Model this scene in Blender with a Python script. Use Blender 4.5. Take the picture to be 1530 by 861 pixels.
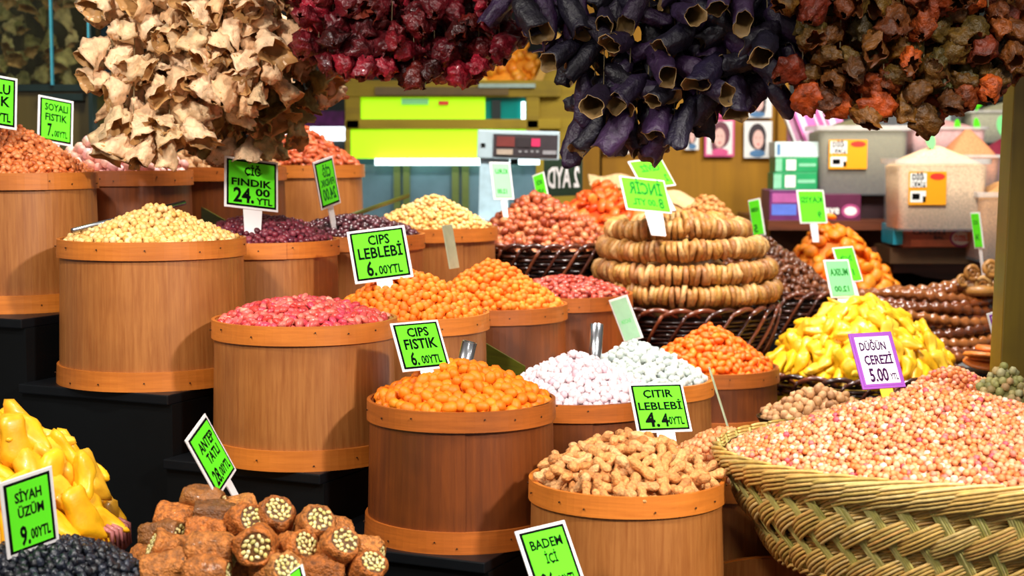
import bpy, bmesh, math, random
import numpy as np
from mathutils import Vector, Matrix, Euler, noise

for o in list(bpy.data.objects):
    bpy.data.objects.remove(o)
SC = bpy.context.scene
COL = SC.collection
R = math.radians
PI = math.pi
random.seed(7)

# ------------------------------------------------------------------ camera, world, lights, exposure
CAMZ = 1.62
FPX = 2400.0
PITCH = math.atan(204.5 / FPX)
cd = bpy.data.cameras.new('camera')
cam = bpy.data.objects.new('camera', cd)
COL.objects.link(cam)
cam.location = (0, 0, CAMZ)
cam.rotation_euler = (PI / 2 - PITCH, 0, 0)
cd.sensor_width = 36.0
cd.lens = FPX / 1530 * 36.0
cd.clip_end = 60
cd.dof.use_dof = True
cd.dof.focus_distance = 3.35
cd.dof.aperture_fstop = 4.5
SC.camera = cam

W = bpy.data.worlds.new('world')
SC.world = W
W.use_nodes = True
W.node_tree.nodes['Background'].inputs[0].default_value = (1.0, 0.93, 0.85, 1)
W.node_tree.nodes['Background'].inputs[1].default_value = 0.22

def lamp(name, loc, tgt, power, size, col=(1, .94, .86), kind='AREA', spot=70):
    l = bpy.data.lights.new(name, kind)
    l.energy = power
    l.color = col
    if kind == 'AREA':
        l.shape = 'DISK'; l.size = size
    else:
        l.shadow_soft_size = size
        if kind == 'SPOT':
            l.spot_size = R(spot); l.spot_blend = .6
    o = bpy.data.objects.new(name, l)
    COL.objects.link(o)
    o.location = loc
    d = Vector(tgt) - Vector(loc)
    o.rotation_euler = d.to_track_quat('-Z', 'Y').to_euler()
    return o

lamp('key_lamp', (2.0, .6, CAMZ + 1.5), (-.45, 3.6, 1.15), 600, .12, kind='SPOT', spot=42)
lamp('front_left_lamp', (-1.1, 1.5, CAMZ + 1.05), (-.35, 3.0, .85), 170, .2, kind='SPOT', spot=66)
lamp('basket_lamp', (1.0, 2.1, CAMZ + 1.3), (.95, 3.05, 1.0), 95, .15, kind='SPOT', spot=72)
lamp('front_right_fill', (.25, .8, CAMZ + .9), (.95, 2.8, .85), 75, .2, kind='SPOT', spot=48)  # added fill light to brighten the straw basket's front
lamp('rear_right_lamp', (1.0, 4.1, CAMZ + 1.4), (1.0, 5.3, 1.25), 300, .25, kind='SPOT', spot=100)
lamp('rear_left_lamp', (-.4, 4.15, CAMZ + 1.35), (-.55, 4.75, 1.35), 200, .2, kind='SPOT', spot=110)
lamp('shelf_lamp', (1.5, 5.8, CAMZ + 1.1), (1.8, 7.0, 1.5), 30, .4)
lamp('garland_lamp', (-1.1, 2.75, CAMZ + .75), (-.85, 3.9, CAMZ + .18), 15, .10)
lamp('cabinet_lamp', (-1.4, 5.0, CAMZ + .9), (-1.7, 6.1, CAMZ + .2), 8, .2)  # added fill light for the shells behind the cabinet glass
lamp('garland_lamp', (.15, 2.9, CAMZ + .85), (.3, 3.6, CAMZ + .30), 1.8, .10)
lamp('garland_lamp', (1.3, 2.9, CAMZ + .70), (1.0, 3.5, CAMZ + .25), 1.4, .10)

SC.view_settings.view_transform = 'Standard'
SC.view_settings.look = 'None'
SC.view_settings.exposure = 0.0
SC.view_settings.gamma = 1.0
SC.view_settings.use_curve_mapping = False

# ------------------------------------------------------------------ helpers
CP, SP = math.cos(PITCH), math.sin(PITCH)
def at(px, py, Y):
    u = (px - 765) / FPX; v = (430.5 - py) / FPX
    t = Y / (CP + v * SP)
    return Vector((u * t, Y, CAMZ + t * (v * CP - SP)))
def proj(p):
    x, y, z = p[0], p[1], p[2] - CAMZ
    t = y * CP - z * SP
    return 765 + FPX * x / t, 430.5 - FPX * (y * SP + z * CP) / t
def ppm(Y):
    return FPX / Y

def tag(o, label=None, cat=None, group=None, kind=None):
    if label: o['label'] = label
    if cat: o['category'] = cat
    if group: o['group'] = group
    if kind: o['kind'] = kind
    return o
def empty(name, loc=(0, 0, 0), label=None, cat=None, group=None, mat=None):
    o = bpy.data.objects.new(name, None)
    COL.objects.link(o)
    o.empty_display_size = .03
    if mat is not None: o.matrix_world = mat
    else: o.location = loc
    return tag(o, label, cat, group)
def link(name, me, parent=None, loc=None, rot=None, sc=None):
    o = bpy.data.objects.new(name, me)
    COL.objects.link(o)
    if parent is not None: o.parent = parent
    if loc is not None: o.location = loc
    if rot is not None: o.rotation_euler = rot
    if sc is not None: o.scale = sc
    return o
def smooth(me, on=True):
    if len(me.polygons):
        me.polygons.foreach_set('use_smooth', [on] * len(me.polygons))
    return me

class MB:
    def __init__(s): s.v = []; s.f = []; s.m = []
    def add(s, v, f, m=0):
        b = len(s.v); s.v += [tuple(q) for q in v]
        s.f += [tuple(b + i for i in q) for q in f]; s.m += [m] * len(f)
        return s
    def box(s, c, d, rz=0, m=0, rot=None):
        x, y, z = d[0] / 2, d[1] / 2, d[2] / 2
        v = [Vector((a * x, b * y, e * z)) for a in (-1, 1) for b in (-1, 1) for e in (-1, 1)]
        M = (rot if rot is not None else Matrix.Rotation(rz, 3, 'Z'))
        v = [M @ q + Vector(c) for q in v]
        return s.add(v, [(0, 1, 3, 2), (4, 6, 7, 5), (0, 4, 5, 1), (2, 3, 7, 6), (0, 2, 6, 4), (1, 5, 7, 3)], m)
    def hexa(s, v, m=0):
        # v: 4 front (ccw) + 4 back
        return s.add(v, [(0, 1, 2, 3), (7, 6, 5, 4), (0, 4, 5, 1), (1, 5, 6, 2), (2, 6, 7, 3), (3, 7, 4, 0)], m)
    def prism(s, pts, off, m=0):
        n = len(pts); off = Vector(off)
        v = [Vector(p) for p in pts] + [Vector(p) + off for p in pts]
        f = [tuple(range(n)), tuple(range(2 * n - 1, n - 1, -1))]
        f += [(i, i + n, (i + 1) % n + n, (i + 1) % n) for i in range(n)]
        return s.add(v, f, m)
    def tube(s, pts, r, n=6, m=0, flat=1.0):
        pts = [Vector(p) for p in pts]; k = len(pts); v = []
        for i, p in enumerate(pts):
            t = (pts[min(i + 1, k - 1)] - pts[max(i - 1, 0)]).normalized()
            up = Vector((0, 0, 1)) if abs(t.z) < .9 else Vector((0, 1, 0))
            a = t.cross(up).normalized(); b = a.cross(t)
            rr = r[i] if isinstance(r, (list, tuple)) else r
            for j in range(n):
                th = 2 * PI * j / n
                v.append(p + a * math.cos(th) * rr * flat + b * math.sin(th) * rr)
        f = [(i * n + j, i * n + (j + 1) % n, (i + 1) * n + (j + 1) % n, (i + 1) * n + j) for i in range(k - 1) for j in range(n)]
        f += [tuple(range(n - 1, -1, -1)), tuple(range((k - 1) * n, k * n))]
        return s.add(v, f, m)
    def lathe(s, prof, n=32, m=0, c=(0, 0, 0), close=False):
        v = [(c[0] + r * math.cos(2 * PI * j / n), c[1] + r * math.sin(2 * PI * j / n), c[2] + z) for r, z in prof for j in range(n)]
        k = len(prof)
        f = [(i * n + j, i * n + (j + 1) % n, (i + 1) * n + (j + 1) % n, (i + 1) * n + j) for i in range(k - 1) for j in range(n)]
        if close: f += [tuple(range(n - 1, -1, -1)), tuple(range((k - 1) * n, k * n))]
        return s.add(v, f, m)
    def mesh(s, name, mats, sm=False):
        me = bpy.data.meshes.new(name)
        me.from_pydata(s.v, [], s.f)
        for q in (mats if isinstance(mats, (list, tuple)) else [mats]): me.materials.append(q)
        if any(s.m): me.polygons.foreach_set('material_index', s.m)
        if sm: smooth(me)
        me.update()
        return me
    def build(s, name, mats, parent=None, sm=False, bevel=0, loc=None):
        me = s.mesh(name, mats, sm)
        if bevel:
            bm = bmesh.new(); bm.from_mesh(me)
            bmesh.ops.recalc_face_normals(bm, faces=bm.faces)
            bmesh.ops.bevel(bm, geom=list(bm.edges), offset=bevel, segments=2, affect='EDGES', profile=.6)
            bm.to_mesh(me); bm.free()
        return link(name, me, parent, loc)

# ------------------------------------------------------------------ materials
MATS = {}
def newmat(name):
    m = bpy.data.materials.new(name); m.use_nodes = True
    nt = m.node_tree; b = nt.nodes['Principled BSDF']
    MATS[name] = m
    return m, nt, b
def N(nt, t, **k):
    n = nt.nodes.new(t)
    for a, v in k.items(): setattr(n, a, v)
    return n
def ramp(nt, stops, inter='LINEAR'):
    r = N(nt, 'ShaderNodeValToRGB'); e = r.color_ramp.elements
    r.color_ramp.interpolation = inter
    while len(e) < len(stops): e.new(.5)
    for q, (p, c) in zip(e, stops): q.position = p; q.color = (*c, 1)
    return r
def srgb(h):
    c = [int(h[i:i + 2], 16) / 255 for i in (0, 2, 4)]
    return tuple(x / 12.92 if x < .04045 else ((x + .055) / 1.055) ** 2.4 for x in c)
def bump(nt, b, src, strength=.3, dist=.002):
    bp = N(nt, 'ShaderNodeBump'); bp.inputs['Strength'].default_value = strength; bp.inputs['Distance'].default_value = dist
    nt.links.new(src, bp.inputs['Height']); nt.links.new(bp.outputs[0], b.inputs['Normal'])
def plain(name, col, rough=.5, spec=.5, metal=0, noise_amt=.15, nscale=30, coat=0, emit=0, alpha=None, sss=0, trans=0):
    m, nt, b = newmat(name)
    c = srgb(col) if isinstance(col, str) else col
    b.inputs['Roughness'].default_value = rough
    b.inputs['Metallic'].default_value = metal
    b.inputs['Specular IOR Level'].default_value = spec
    b.inputs['Coat Weight'].default_value = coat
    if noise_amt:
        tc = N(nt, 'ShaderNodeTexCoord'); no = N(nt, 'ShaderNodeTexNoise'); no.inputs['Scale'].default_value = nscale; no.inputs['Detail'].default_value = 4
        nt.links.new(tc.outputs['Object'], no.inputs['Vector'])
        r = ramp(nt, [(.25, tuple(x * (1 - noise_amt) for x in c)), (.75, tuple(min(1, x * (1 + noise_amt)) for x in c))])
        nt.links.new(no.outputs[0], r.inputs[0]); nt.links.new(r.outputs[0], b.inputs['Base Color'])
    else: b.inputs['Base Color'].default_value = (*c, 1)
    if emit:
        b.inputs['Emission Color'].default_value = (*c, 1); b.inputs['Emission Strength'].default_value = emit
    if trans: b.inputs['Transmission Weight'].default_value = trans
    return m
def pile(name, cols, rough=.5, coat=0, spec=.5, mottle=.25, mscale=120, bs=.3, bscale=250, bdist=.001, sss=0):
    """colour picked per piece (object random + island random) from a ramp, with fine mottling"""
    m, nt, b = newmat(name)
    oi = N(nt, 'ShaderNodeObjectInfo'); ge = N(nt, 'ShaderNodeNewGeometry')
    ad = N(nt, 'ShaderNodeMath', operation='ADD'); fr = N(nt, 'ShaderNodeMath', operation='FRACT')
    nt.links.new(oi.outputs['Random'], ad.inputs[0]); nt.links.new(ge.outputs['Random Per Island'], ad.inputs[1]); nt.links.new(ad.outputs[0], fr.inputs[0])
    k = len(cols)
    r = ramp(nt, [(i / max(1, k - 1), srgb(c)) for i, c in enumerate(cols)])
    nt.links.new(fr.outputs[0], r.inputs[0])
    tc = N(nt, 'ShaderNodeTexCoord')
    no = N(nt, 'ShaderNodeTexNoise'); no.inputs['Scale'].default_value = mscale; no.inputs['Detail'].default_value = 3
    nt.links.new(tc.outputs['Object'], no.inputs['Vector'])
    mr = N(nt, 'ShaderNodeMapRange'); mr.inputs[1].default_value = .3; mr.inputs[2].default_value = .7; mr.inputs[3].default_value = 1 - mottle; mr.inputs[4].default_value = 1 + mottle * .5
    nt.links.new(no.outputs[0], mr.inputs[0])
    mx = N(nt, 'ShaderNodeMix', data_type='RGBA', blend_type='MULTIPLY'); mx.inputs[0].default_value = 1
    nt.links.new(r.outputs[0], mx.inputs[6]); nt.links.new(mr.outputs[0], mx.inputs[7])
    nt.links.new(mx.outputs[2], b.inputs['Base Color'])
    b.inputs['Roughness'].default_value = rough; b.inputs['Coat Weight'].default_value = coat; b.inputs['Specular IOR Level'].default_value = spec
    if sss:
        b.inputs['Subsurface Weight'].default_value = sss; b.inputs['Subsurface Radius'].default_value = (.01, .006, .003); b.inputs['Subsurface Scale'].default_value = .5
    if bs:
        n2 = N(nt, 'ShaderNodeTexNoise'); n2.inputs['Scale'].default_value = bscale; n2.inputs['Detail'].default_value = 3
        nt.links.new(tc.outputs['Object'], n2.inputs['Vector']); bump(nt, b, n2.outputs[0], bs, bdist)
    return m
def wood(name, c1, c2, dark, rough=.45, vertical=True, coat=.15, grain=60):
    m, nt, b = newmat(name)
    tc = N(nt, 'ShaderNodeTexCoord'); mp = N(nt, 'ShaderNodeMapping')
    mp.inputs['Scale'].default_value = (1, 1, .05) if vertical else (.12, .12, 2.2)
    oi = N(nt, 'ShaderNodeObjectInfo'); cv = N(nt, 'ShaderNodeVectorMath', operation='ADD'); sc_ = N(nt, 'ShaderNodeVectorMath', operation='SCALE'); sc_.inputs[3].default_value = 7.0
    cmb = N(nt, 'ShaderNodeCombineXYZ')
    for i in range(3): nt.links.new(oi.outputs['Random'], cmb.inputs[i])
    nt.links.new(cmb.outputs[0], sc_.inputs[0]); nt.links.new(tc.outputs['Object'], cv.inputs[0]); nt.links.new(sc_.outputs[0], cv.inputs[1])
    nt.links.new(cv.outputs[0], mp.inputs[0])
    no = N(nt, 'ShaderNodeTexNoise'); no.inputs['Scale'].default_value = grain; no.inputs['Detail'].default_value = 8; no.inputs['Roughness'].default_value = .65; no.inputs['Distortion'].default_value = .4
    nt.links.new(mp.outputs[0], no.inputs[0])
    r = ramp(nt, [(.3, srgb(c2)), (.62, srgb(c1))]); nt.links.new(no.outputs[0], r.inputs[0])
    n2 = N(nt, 'ShaderNodeTexNoise'); n2.inputs['Scale'].default_value = 5; n2.inputs['Detail'].default_value = 3
    nt.links.new(cv.outputs[0], n2.inputs[0])
    mr = N(nt, 'ShaderNodeMapRange'); mr.inputs[1].default_value = .5; mr.inputs[2].default_value = .72; mr.inputs[3].default_value = 0; mr.inputs[4].default_value = .55
    nt.links.new(n2.outputs[0], mr.inputs[0])
    mx = N(nt, 'ShaderNodeMix', data_type='RGBA'); nt.links.new(mr.outputs[0], mx.inputs[0]); nt.links.new(r.outputs[0], mx.inputs[6]); mx.inputs[7].default_value = (*srgb(dark), 1)
    # a little brightness difference from tub to tub
    hv = N(nt, 'ShaderNodeHueSaturation'); m2 = N(nt, 'ShaderNodeMapRange'); m2.inputs[3].default_value = .88; m2.inputs[4].default_value = 1.1
    nt.links.new(oi.outputs['Random'], m2.inputs[0]); nt.links.new(m2.outputs[0], hv.inputs['Value']); nt.links.new(mx.outputs[2], hv.inputs['Color'])
    nt.links.new(hv.outputs[0], b.inputs['Base Color'])
    b.inputs['Roughness'].default_value = rough; b.inputs['Coat Weight'].default_value = coat; b.inputs['Coat Roughness'].default_value = .3
    bump(nt, b, no.outputs[0], .25, .001)
    return m

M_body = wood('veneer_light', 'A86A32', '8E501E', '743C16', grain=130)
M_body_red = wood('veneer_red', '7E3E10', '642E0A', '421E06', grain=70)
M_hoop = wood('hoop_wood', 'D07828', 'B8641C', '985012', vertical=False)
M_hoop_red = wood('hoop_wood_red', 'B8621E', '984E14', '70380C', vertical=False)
M_inner = plain('tub_inside', '7A4A28', .6)
M_nail = plain('nail_dark', '3A2008', .5)
M_black = plain('black_paint', '050709', .5, .25, noise_amt=.3, nscale=8)
M_blackedge = plain('black_edge', '080B0F', .45, .3)
M_white = plain('white_plastic', 'F0ECEC', .35, noise_amt=.03)
M_green = plain('sign_green', (.13, .90, .02), .8, .15, noise_amt=.04, nscale=10)
M_greenpale = plain('sign_green_back', (.25, .80, .30), .4, noise_amt=.06, nscale=12)
M_ink = plain('ink_black', '060A06', .9, .1, noise_amt=0)
M_inkgreen = plain('ink_green', (.015, .17, .02), .9, .1, noise_amt=0)
M_border = plain('sign_border_black', '080808', .9, .1, noise_amt=0)
M_steel = plain('steel', 'B8BCC2', .25, metal=1, noise_amt=.08)
M_purpleink = plain('ink_purple', '3A0C40', .9, .1, noise_amt=0)
M_purplebord = plain('border_purple', '8E3BA8', .4, noise_amt=0)
M_yellowpl = plain('yellow_plastic', 'E8E010', .4, noise_amt=.05)
M_cord = plain('cord', '8A7A58', .8)
M_ochre = wood('ochre_panel', 'B07C08', '9C6C06', '885C04', rough=.75, vertical=True, grain=14, coat=.0)
M_dark = plain('dark_wall', '14201E', .6, noise_amt=.25, nscale=3)
M_olive = wood('olive_board', '5E6414', '4A5010', '33380C', vertical=False)
M_floor = plain('floor_tile', '3A3430', .5, nscale=3)
M_straw = pile('straw', ['E2B86A', 'D4AC58', 'E8C884', 'BCA052', 'DCAA60'], .4, coat=.15, mottle=.25, mscale=60, bs=.2)
M_strawgreen = pile('straw_green', ['CCC070', 'B8B05C', 'D8CC84', 'A4A04C'], .4, coat=.15, mottle=.25, mscale=60, bs=.2)
M_rod = pile('dark_willow', ['2A1410', '3A1C12', '1A0E10', '5A2C1C'], .22, coat=.6, mottle=.4, mscale=40, bs=.2)
M_rodred = pile('dark_willow_red', ['6A3420', '7E4228', '4A2218', '34180F'], .25, coat=.6, mottle=.4, mscale=40, bs=.2)

# ------------------------------------------------------------------ setting
def room():
    b = MB().box((0, 5, -.05), (14, 12, .1)); tag(b.build('floor', M_floor), kind='structure')
    b = MB().box((0, 9.05, 2), (14, .1, 4)); tag(b.build('wall_back', M_dark), kind='structure')
    # ochre wall with a joint, right of the display cabinet
    o = empty('wall_right_back'); tag(o, kind='structure')
    def pan(x0, x1, Y):
        a = at(x0, 300, Y).x; c = at(x1, 300, Y).x
        MB().box(((a + c) / 2, Y + .03, 1.6), (c - a - .006, .05, 3.2)).build('panel', M_ochre, o, bevel=.004)
    pan(838, 897, 7.5); pan(898, 1160, 7.56); pan(1160, 1178, 7.5); pan(1178, 1500, 7.9); pan(1500, 1700, 7.9)
    # foreground ochre post at the right
    p0, p1 = at(1519, 60, 3.95), at(1490, 640, 3.95)
    d = p1 - p0
    a = p0 - d * .35; c = p0 + (p1 - p0) * 2.6
    w = Vector((.11, 0, 0)); th = Vector((0, .09, 0))
    MB().hexa([c, c + w, a + w, a, c + th, c + w + th, a + w + th, a + th]).build('trim_1', M_post, None, bevel=.004)
    tag(bpy.data.objects['trim_1'], kind='structure')
M_post = wood('post_ochre', '6E5A0A', '5C4A08', '4A3A06', grain=20)
room()

# unseen board added above the picture: it shades the hanging bunches from the big lamp
vo = empty('added_shade_board', (1.1, 2.6, 2.16), 'dark unseen board added above the picture to shade the hanging bunches', 'shade board')
MB().box((0, 0, .085), (1.5, .03, .23)).build('board', M_dark, vo)
for sx in (-.7, .7): MB().box((sx, 3.19, .40), (.04, 6.42, .04)).build('arm', M_dark, vo); MB().box((sx, 0, .30), (.04, .03, .24)).build('hanger', M_dark, vo)

# stepped black display stand. stand axes: U goes back-right along a step, V across the steps
U = Vector((.423, .906, 0)); V = Vector((.906, -.423, 0))
STEPS = [(-3.35, -2.545, 2.83, .381, 4.65), (-2.545, -2.127, 2.813, .526, 4.55), (-2.127, -1.73, 2.79, .661, 4.5), (-1.73, -1.31, 2.70, .778, 4.5), (-1.31, -.82, 2.62, .92, 3.6)]
HZ = {}
stand = empty('display_stand', (0, 4, 0), 'stepped black wooden stand under the rows of tubs', 'display stand')
for i, (v0, v1, u0, h, u1) in enumerate(STEPS):
    zt = CAMZ - h
    q = [U * u + V * v for u, v in ((u0, v0), (u0, v1), (u1, v1), (u1, v0))]
    mb = MB(); pts = [Vector((p.x, p.y, 0)) - Vector((0, 4, 0)) for p in q]
    mb.prism(pts, (0, 0, zt - .022)); mb.build('riser', M_black, stand)
    q = [U * u + V * v for u, v in ((u0 - .012, v0), (u0 - .012, v1 - .002), (u1, v1 - .002), (u1, v0))]
    mb = MB(); pts = [Vector((p.x, p.y - 4, zt - .022)) for p in q]
    mb.prism(pts, (0, 0, .022)); mb.build('step_board', M_blackedge, stand, bevel=.003)

def plinth(name, x, y, w, d, zt, label, rz=0, mat=None):
    o = MB().box((0, 0, -zt / 2), (w, d, zt)).build(name, mat or M_black, None, bevel=.004)
    o.location = (x, y, zt); o.rotation_euler = (0, 0, rz)
    return tag(o, label, 'table')

# ------------------------------------------------------------------ tubs
def spiral(r0, r1, z0, z1, t, seam, step=.0035, n=72, m=0):
    """bent board closed on itself with a lap joint"""
    mb = MB(); v = []
    for i in range(n + 5):
        a = seam + 2 * PI * i / n
        k = step * i / n
        for (rr, z) in ((r0 + k, z0), (r1 + k, z1), (r1 + k - t, z1), (r0 + k - t, z0)):
            v.append((rr * math.cos(a), rr * math.sin(a), z))
    f = [(4 * i + j, 4 * i + 4 + j, 4 * i + 4 + (j + 1) % 4, 4 * i + (j + 1) % 4) for i in range(n + 4) for j in range(4)]
    f += [(0, 1, 2, 3), (4 * (n + 4) + 3, 4 * (n + 4) + 2, 4 * (n + 4) + 1, 4 * (n + 4))]
    mb.add(v, f, m)
    return mb
def tub(px, Y, r, rimpy, zb, label, seam=None, red=False, hoop=.04, fill=True, group='round wooden tubs on the stepped stand', flare=1.0):
    rng = random.Random(int(px * 7 + rimpy))
    c = at(px, rimpy, Y)
    H = c.z - zb
    o = empty('wooden_tub', (c.x, c.y, zb), label, 'tub', group)
    sm = seam if seam is not None else rng.uniform(0, 2 * PI)
    rb = r * 1.0 * flare; rt = r * .965
    mb = spiral(rb, rt, 0.002, H - .003, .007, sm)
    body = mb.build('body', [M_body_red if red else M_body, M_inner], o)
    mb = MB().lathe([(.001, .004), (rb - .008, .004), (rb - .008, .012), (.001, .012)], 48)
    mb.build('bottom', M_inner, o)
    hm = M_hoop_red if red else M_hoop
    th = sm + rng.uniform(.5, 2)
    top = spiral(r + .001, r, H - hoop, H, .0075, th).build('rim_hoop', hm, o)
    spiral(rb + .008, rb + .006, 0, .043, .0085, th + 1).build('base_hoop', hm, o)
    # pale worn lip
    mb = MB()
    for hz_, rr in ((H - hoop / 2, r + .004), (.02, rb + .010)):
        for k in range(13):
            a = k * 2 * PI / 13 + rng.uniform(-.15, .15)
            z = hz_ + rng.uniform(-.008, .008)
            d = Vector((math.cos(a), math.sin(a), 0)); t = Vector((-math.sin(a), math.cos(a), 0))
            cc = d * (rr + .0018); cc.z = z
            s = .0022
            mb.add([cc + t * s, cc + Vector((0, 0, s)), cc - t * s, cc - Vector((0, 0, s)), cc - d * .006],
                   [(0, 1, 2, 3), (0, 4, 1), (1, 4, 2), (2, 4, 3), (3, 4, 0)])
    tag(mb.build('nail_heads', M_nail, o), kind='stuff')
    return (c.x, c.y, c.z, r, o)

def camang(dx):   # angle of a seam seen dx radii right of the centre on the camera side
    return -PI / 2 + math.asin(max(-1, min(1, dx)))
ZA, ZE, ZI, ZM, ZP = [CAMZ - s[3] for s in STEPS]
T = {}
T['A'] = tub(21, 3.95, .2, 257, ZA, 'far left tall tub, heaped with orange-brown soy nuts, top step', camang(-.3))
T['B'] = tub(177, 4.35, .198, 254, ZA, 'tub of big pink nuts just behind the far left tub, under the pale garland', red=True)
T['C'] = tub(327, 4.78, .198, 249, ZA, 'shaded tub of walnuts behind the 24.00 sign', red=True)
T['D'] = tub(452, 5.2, .197, 246, ZA, 'rearmost tub on the top step, heaped with long red peanuts', camang(.6))
T['E'] = tub(227, 3.7, .211, 355, ZE, 'big tub heaped with cream roasted chickpeas, front of the second step', camang(.97))
T['F'] = tub(389, 4.1, .2, 357, ZE, 'tub of dark red berries below the 24.00 sign', camang(-.9))
T['G'] = tub(527, 4.5, .2, 349, ZE, 'tub of dark purple-brown chocolate beans, partly behind the chips chickpea sign')
T['H'] = tub(644, 4.9, .2, 338, ZE, 'smaller-looking tub of cream chickpeas behind the orange heaps', camang(.2))
T['I'] = tub(455, 3.48, .1985, 474, ZI, 'big tub of pink-red peanuts, front of the third step', camang(.8))
T['J'] = tub(606, 3.88, .2, 466, ZI, 'tub of orange chickpeas standing behind the pink-red peanuts', camang(.4))
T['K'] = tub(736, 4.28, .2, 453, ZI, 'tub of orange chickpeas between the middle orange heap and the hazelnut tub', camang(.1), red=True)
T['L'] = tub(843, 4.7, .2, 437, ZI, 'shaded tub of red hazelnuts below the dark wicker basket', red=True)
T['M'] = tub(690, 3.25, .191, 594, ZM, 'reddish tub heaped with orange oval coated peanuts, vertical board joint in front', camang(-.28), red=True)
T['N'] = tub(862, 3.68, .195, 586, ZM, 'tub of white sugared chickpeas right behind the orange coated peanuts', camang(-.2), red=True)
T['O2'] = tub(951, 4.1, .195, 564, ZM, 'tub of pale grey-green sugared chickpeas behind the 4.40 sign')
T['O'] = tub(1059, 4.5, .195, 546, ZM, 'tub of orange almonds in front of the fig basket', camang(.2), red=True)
T['P'] = tub(936, 3.0, .184, 712, ZP, 'front tub heaped with peanuts in their shells', camang(.85))
T['Q'] = tub(1085, 3.38, .165, 700, ZP, 'tub of small peach chickpeas between peanuts and straw basket')
T['R'] = tub(1188, 2.93, .175, 866, CAMZ - 1.02, 'nearly empty tub with clear lining under the straw basket', camang(-.9), group='round wooden tubs on the stepped stand')

# ------------------------------------------------------------------ nuts and heaps
def ico(name, sub, sc, mat, seed=0, amp=0., fr=1.5, shape=None):
    bm = bmesh.new()
    bmesh.ops.create_icosphere(bm, subdivisions=sub, radius=.5)
    for v in bm.verts:
        p = v.co.copy()
        if amp:
            k = 1 + amp * noise.noise(p * fr * 2 + Vector((seed * 3.1, seed, seed * 1.7)))
            p *= k
        if shape == 'peanut':
            x = p.x * 2
            w = .80 + .22 * math.cos(x * 2 * PI * .95)
            w = .76 - .24 * math.cos(min(1, abs(x)) * PI * 1.0) if abs(x) < .55 else w
            w = .62 + .40 * math.sin(min(abs(x), 1) * PI * .72 ) ** 2
            p.y *= w; p.z *= w
            p.y += .05 * math.sin(x * 3 + seed)
        elif shape == 'bean':
            p.z -= .35 * p.x * p.x
        elif shape == 'almond':
            p.y *= 1 - .6 * p.x; p.z *= 1 - .3 * p.x
        elif shape == 'cup':
            p.z -= .8 * (p.x * p.x + p.y * p.y)
        elif shape == 'horn':
            t = max(0, p.x + .5)
            w = (1.12 - .42 * t) * (1 + .13 * math.sin(t * 8 + seed * 2))
            p.y *= w * (1 + .15 * math.sin(seed)); p.z *= w
            p.z += .08 * math.sin(t * PI + seed); p.y += .16 * math.sin(t * 5 + seed * 1.7)
        v.co = Vector((p.x * sc[0], p.y * sc[1], p.z * sc[2]))
    me = bpy.data.meshes.new(name); bm.to_mesh(me); bm.free()
    me.materials.append(mat)
    return smooth(me)
def nutset(name, sc, mat, amp=.1, shape=None, hi=2, lo=1, k=3, fr=1.5):
    return [ico(name, hi, sc, mat, s, amp, fr, shape) for s in range(k)], [ico(name + '_low', lo, sc, mat, s + 9, amp, fr, shape) for s in range(2)]
def meshdata(me):
    v = np.empty(len(me.vertices) * 3, np.float32); me.vertices.foreach_get('co', v)
    f = np.array([p.vertices[:] for p in me.polygons], np.int32)
    return v.reshape(-1, 3), f
def rotmats(e):   # euler arrays n x 3 -> n x 3 x 3
    out = np.empty((len(e), 3, 3), np.float32)
    for i, q in enumerate(e): out[i] = np.array(q.to_matrix())
    return out

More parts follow.
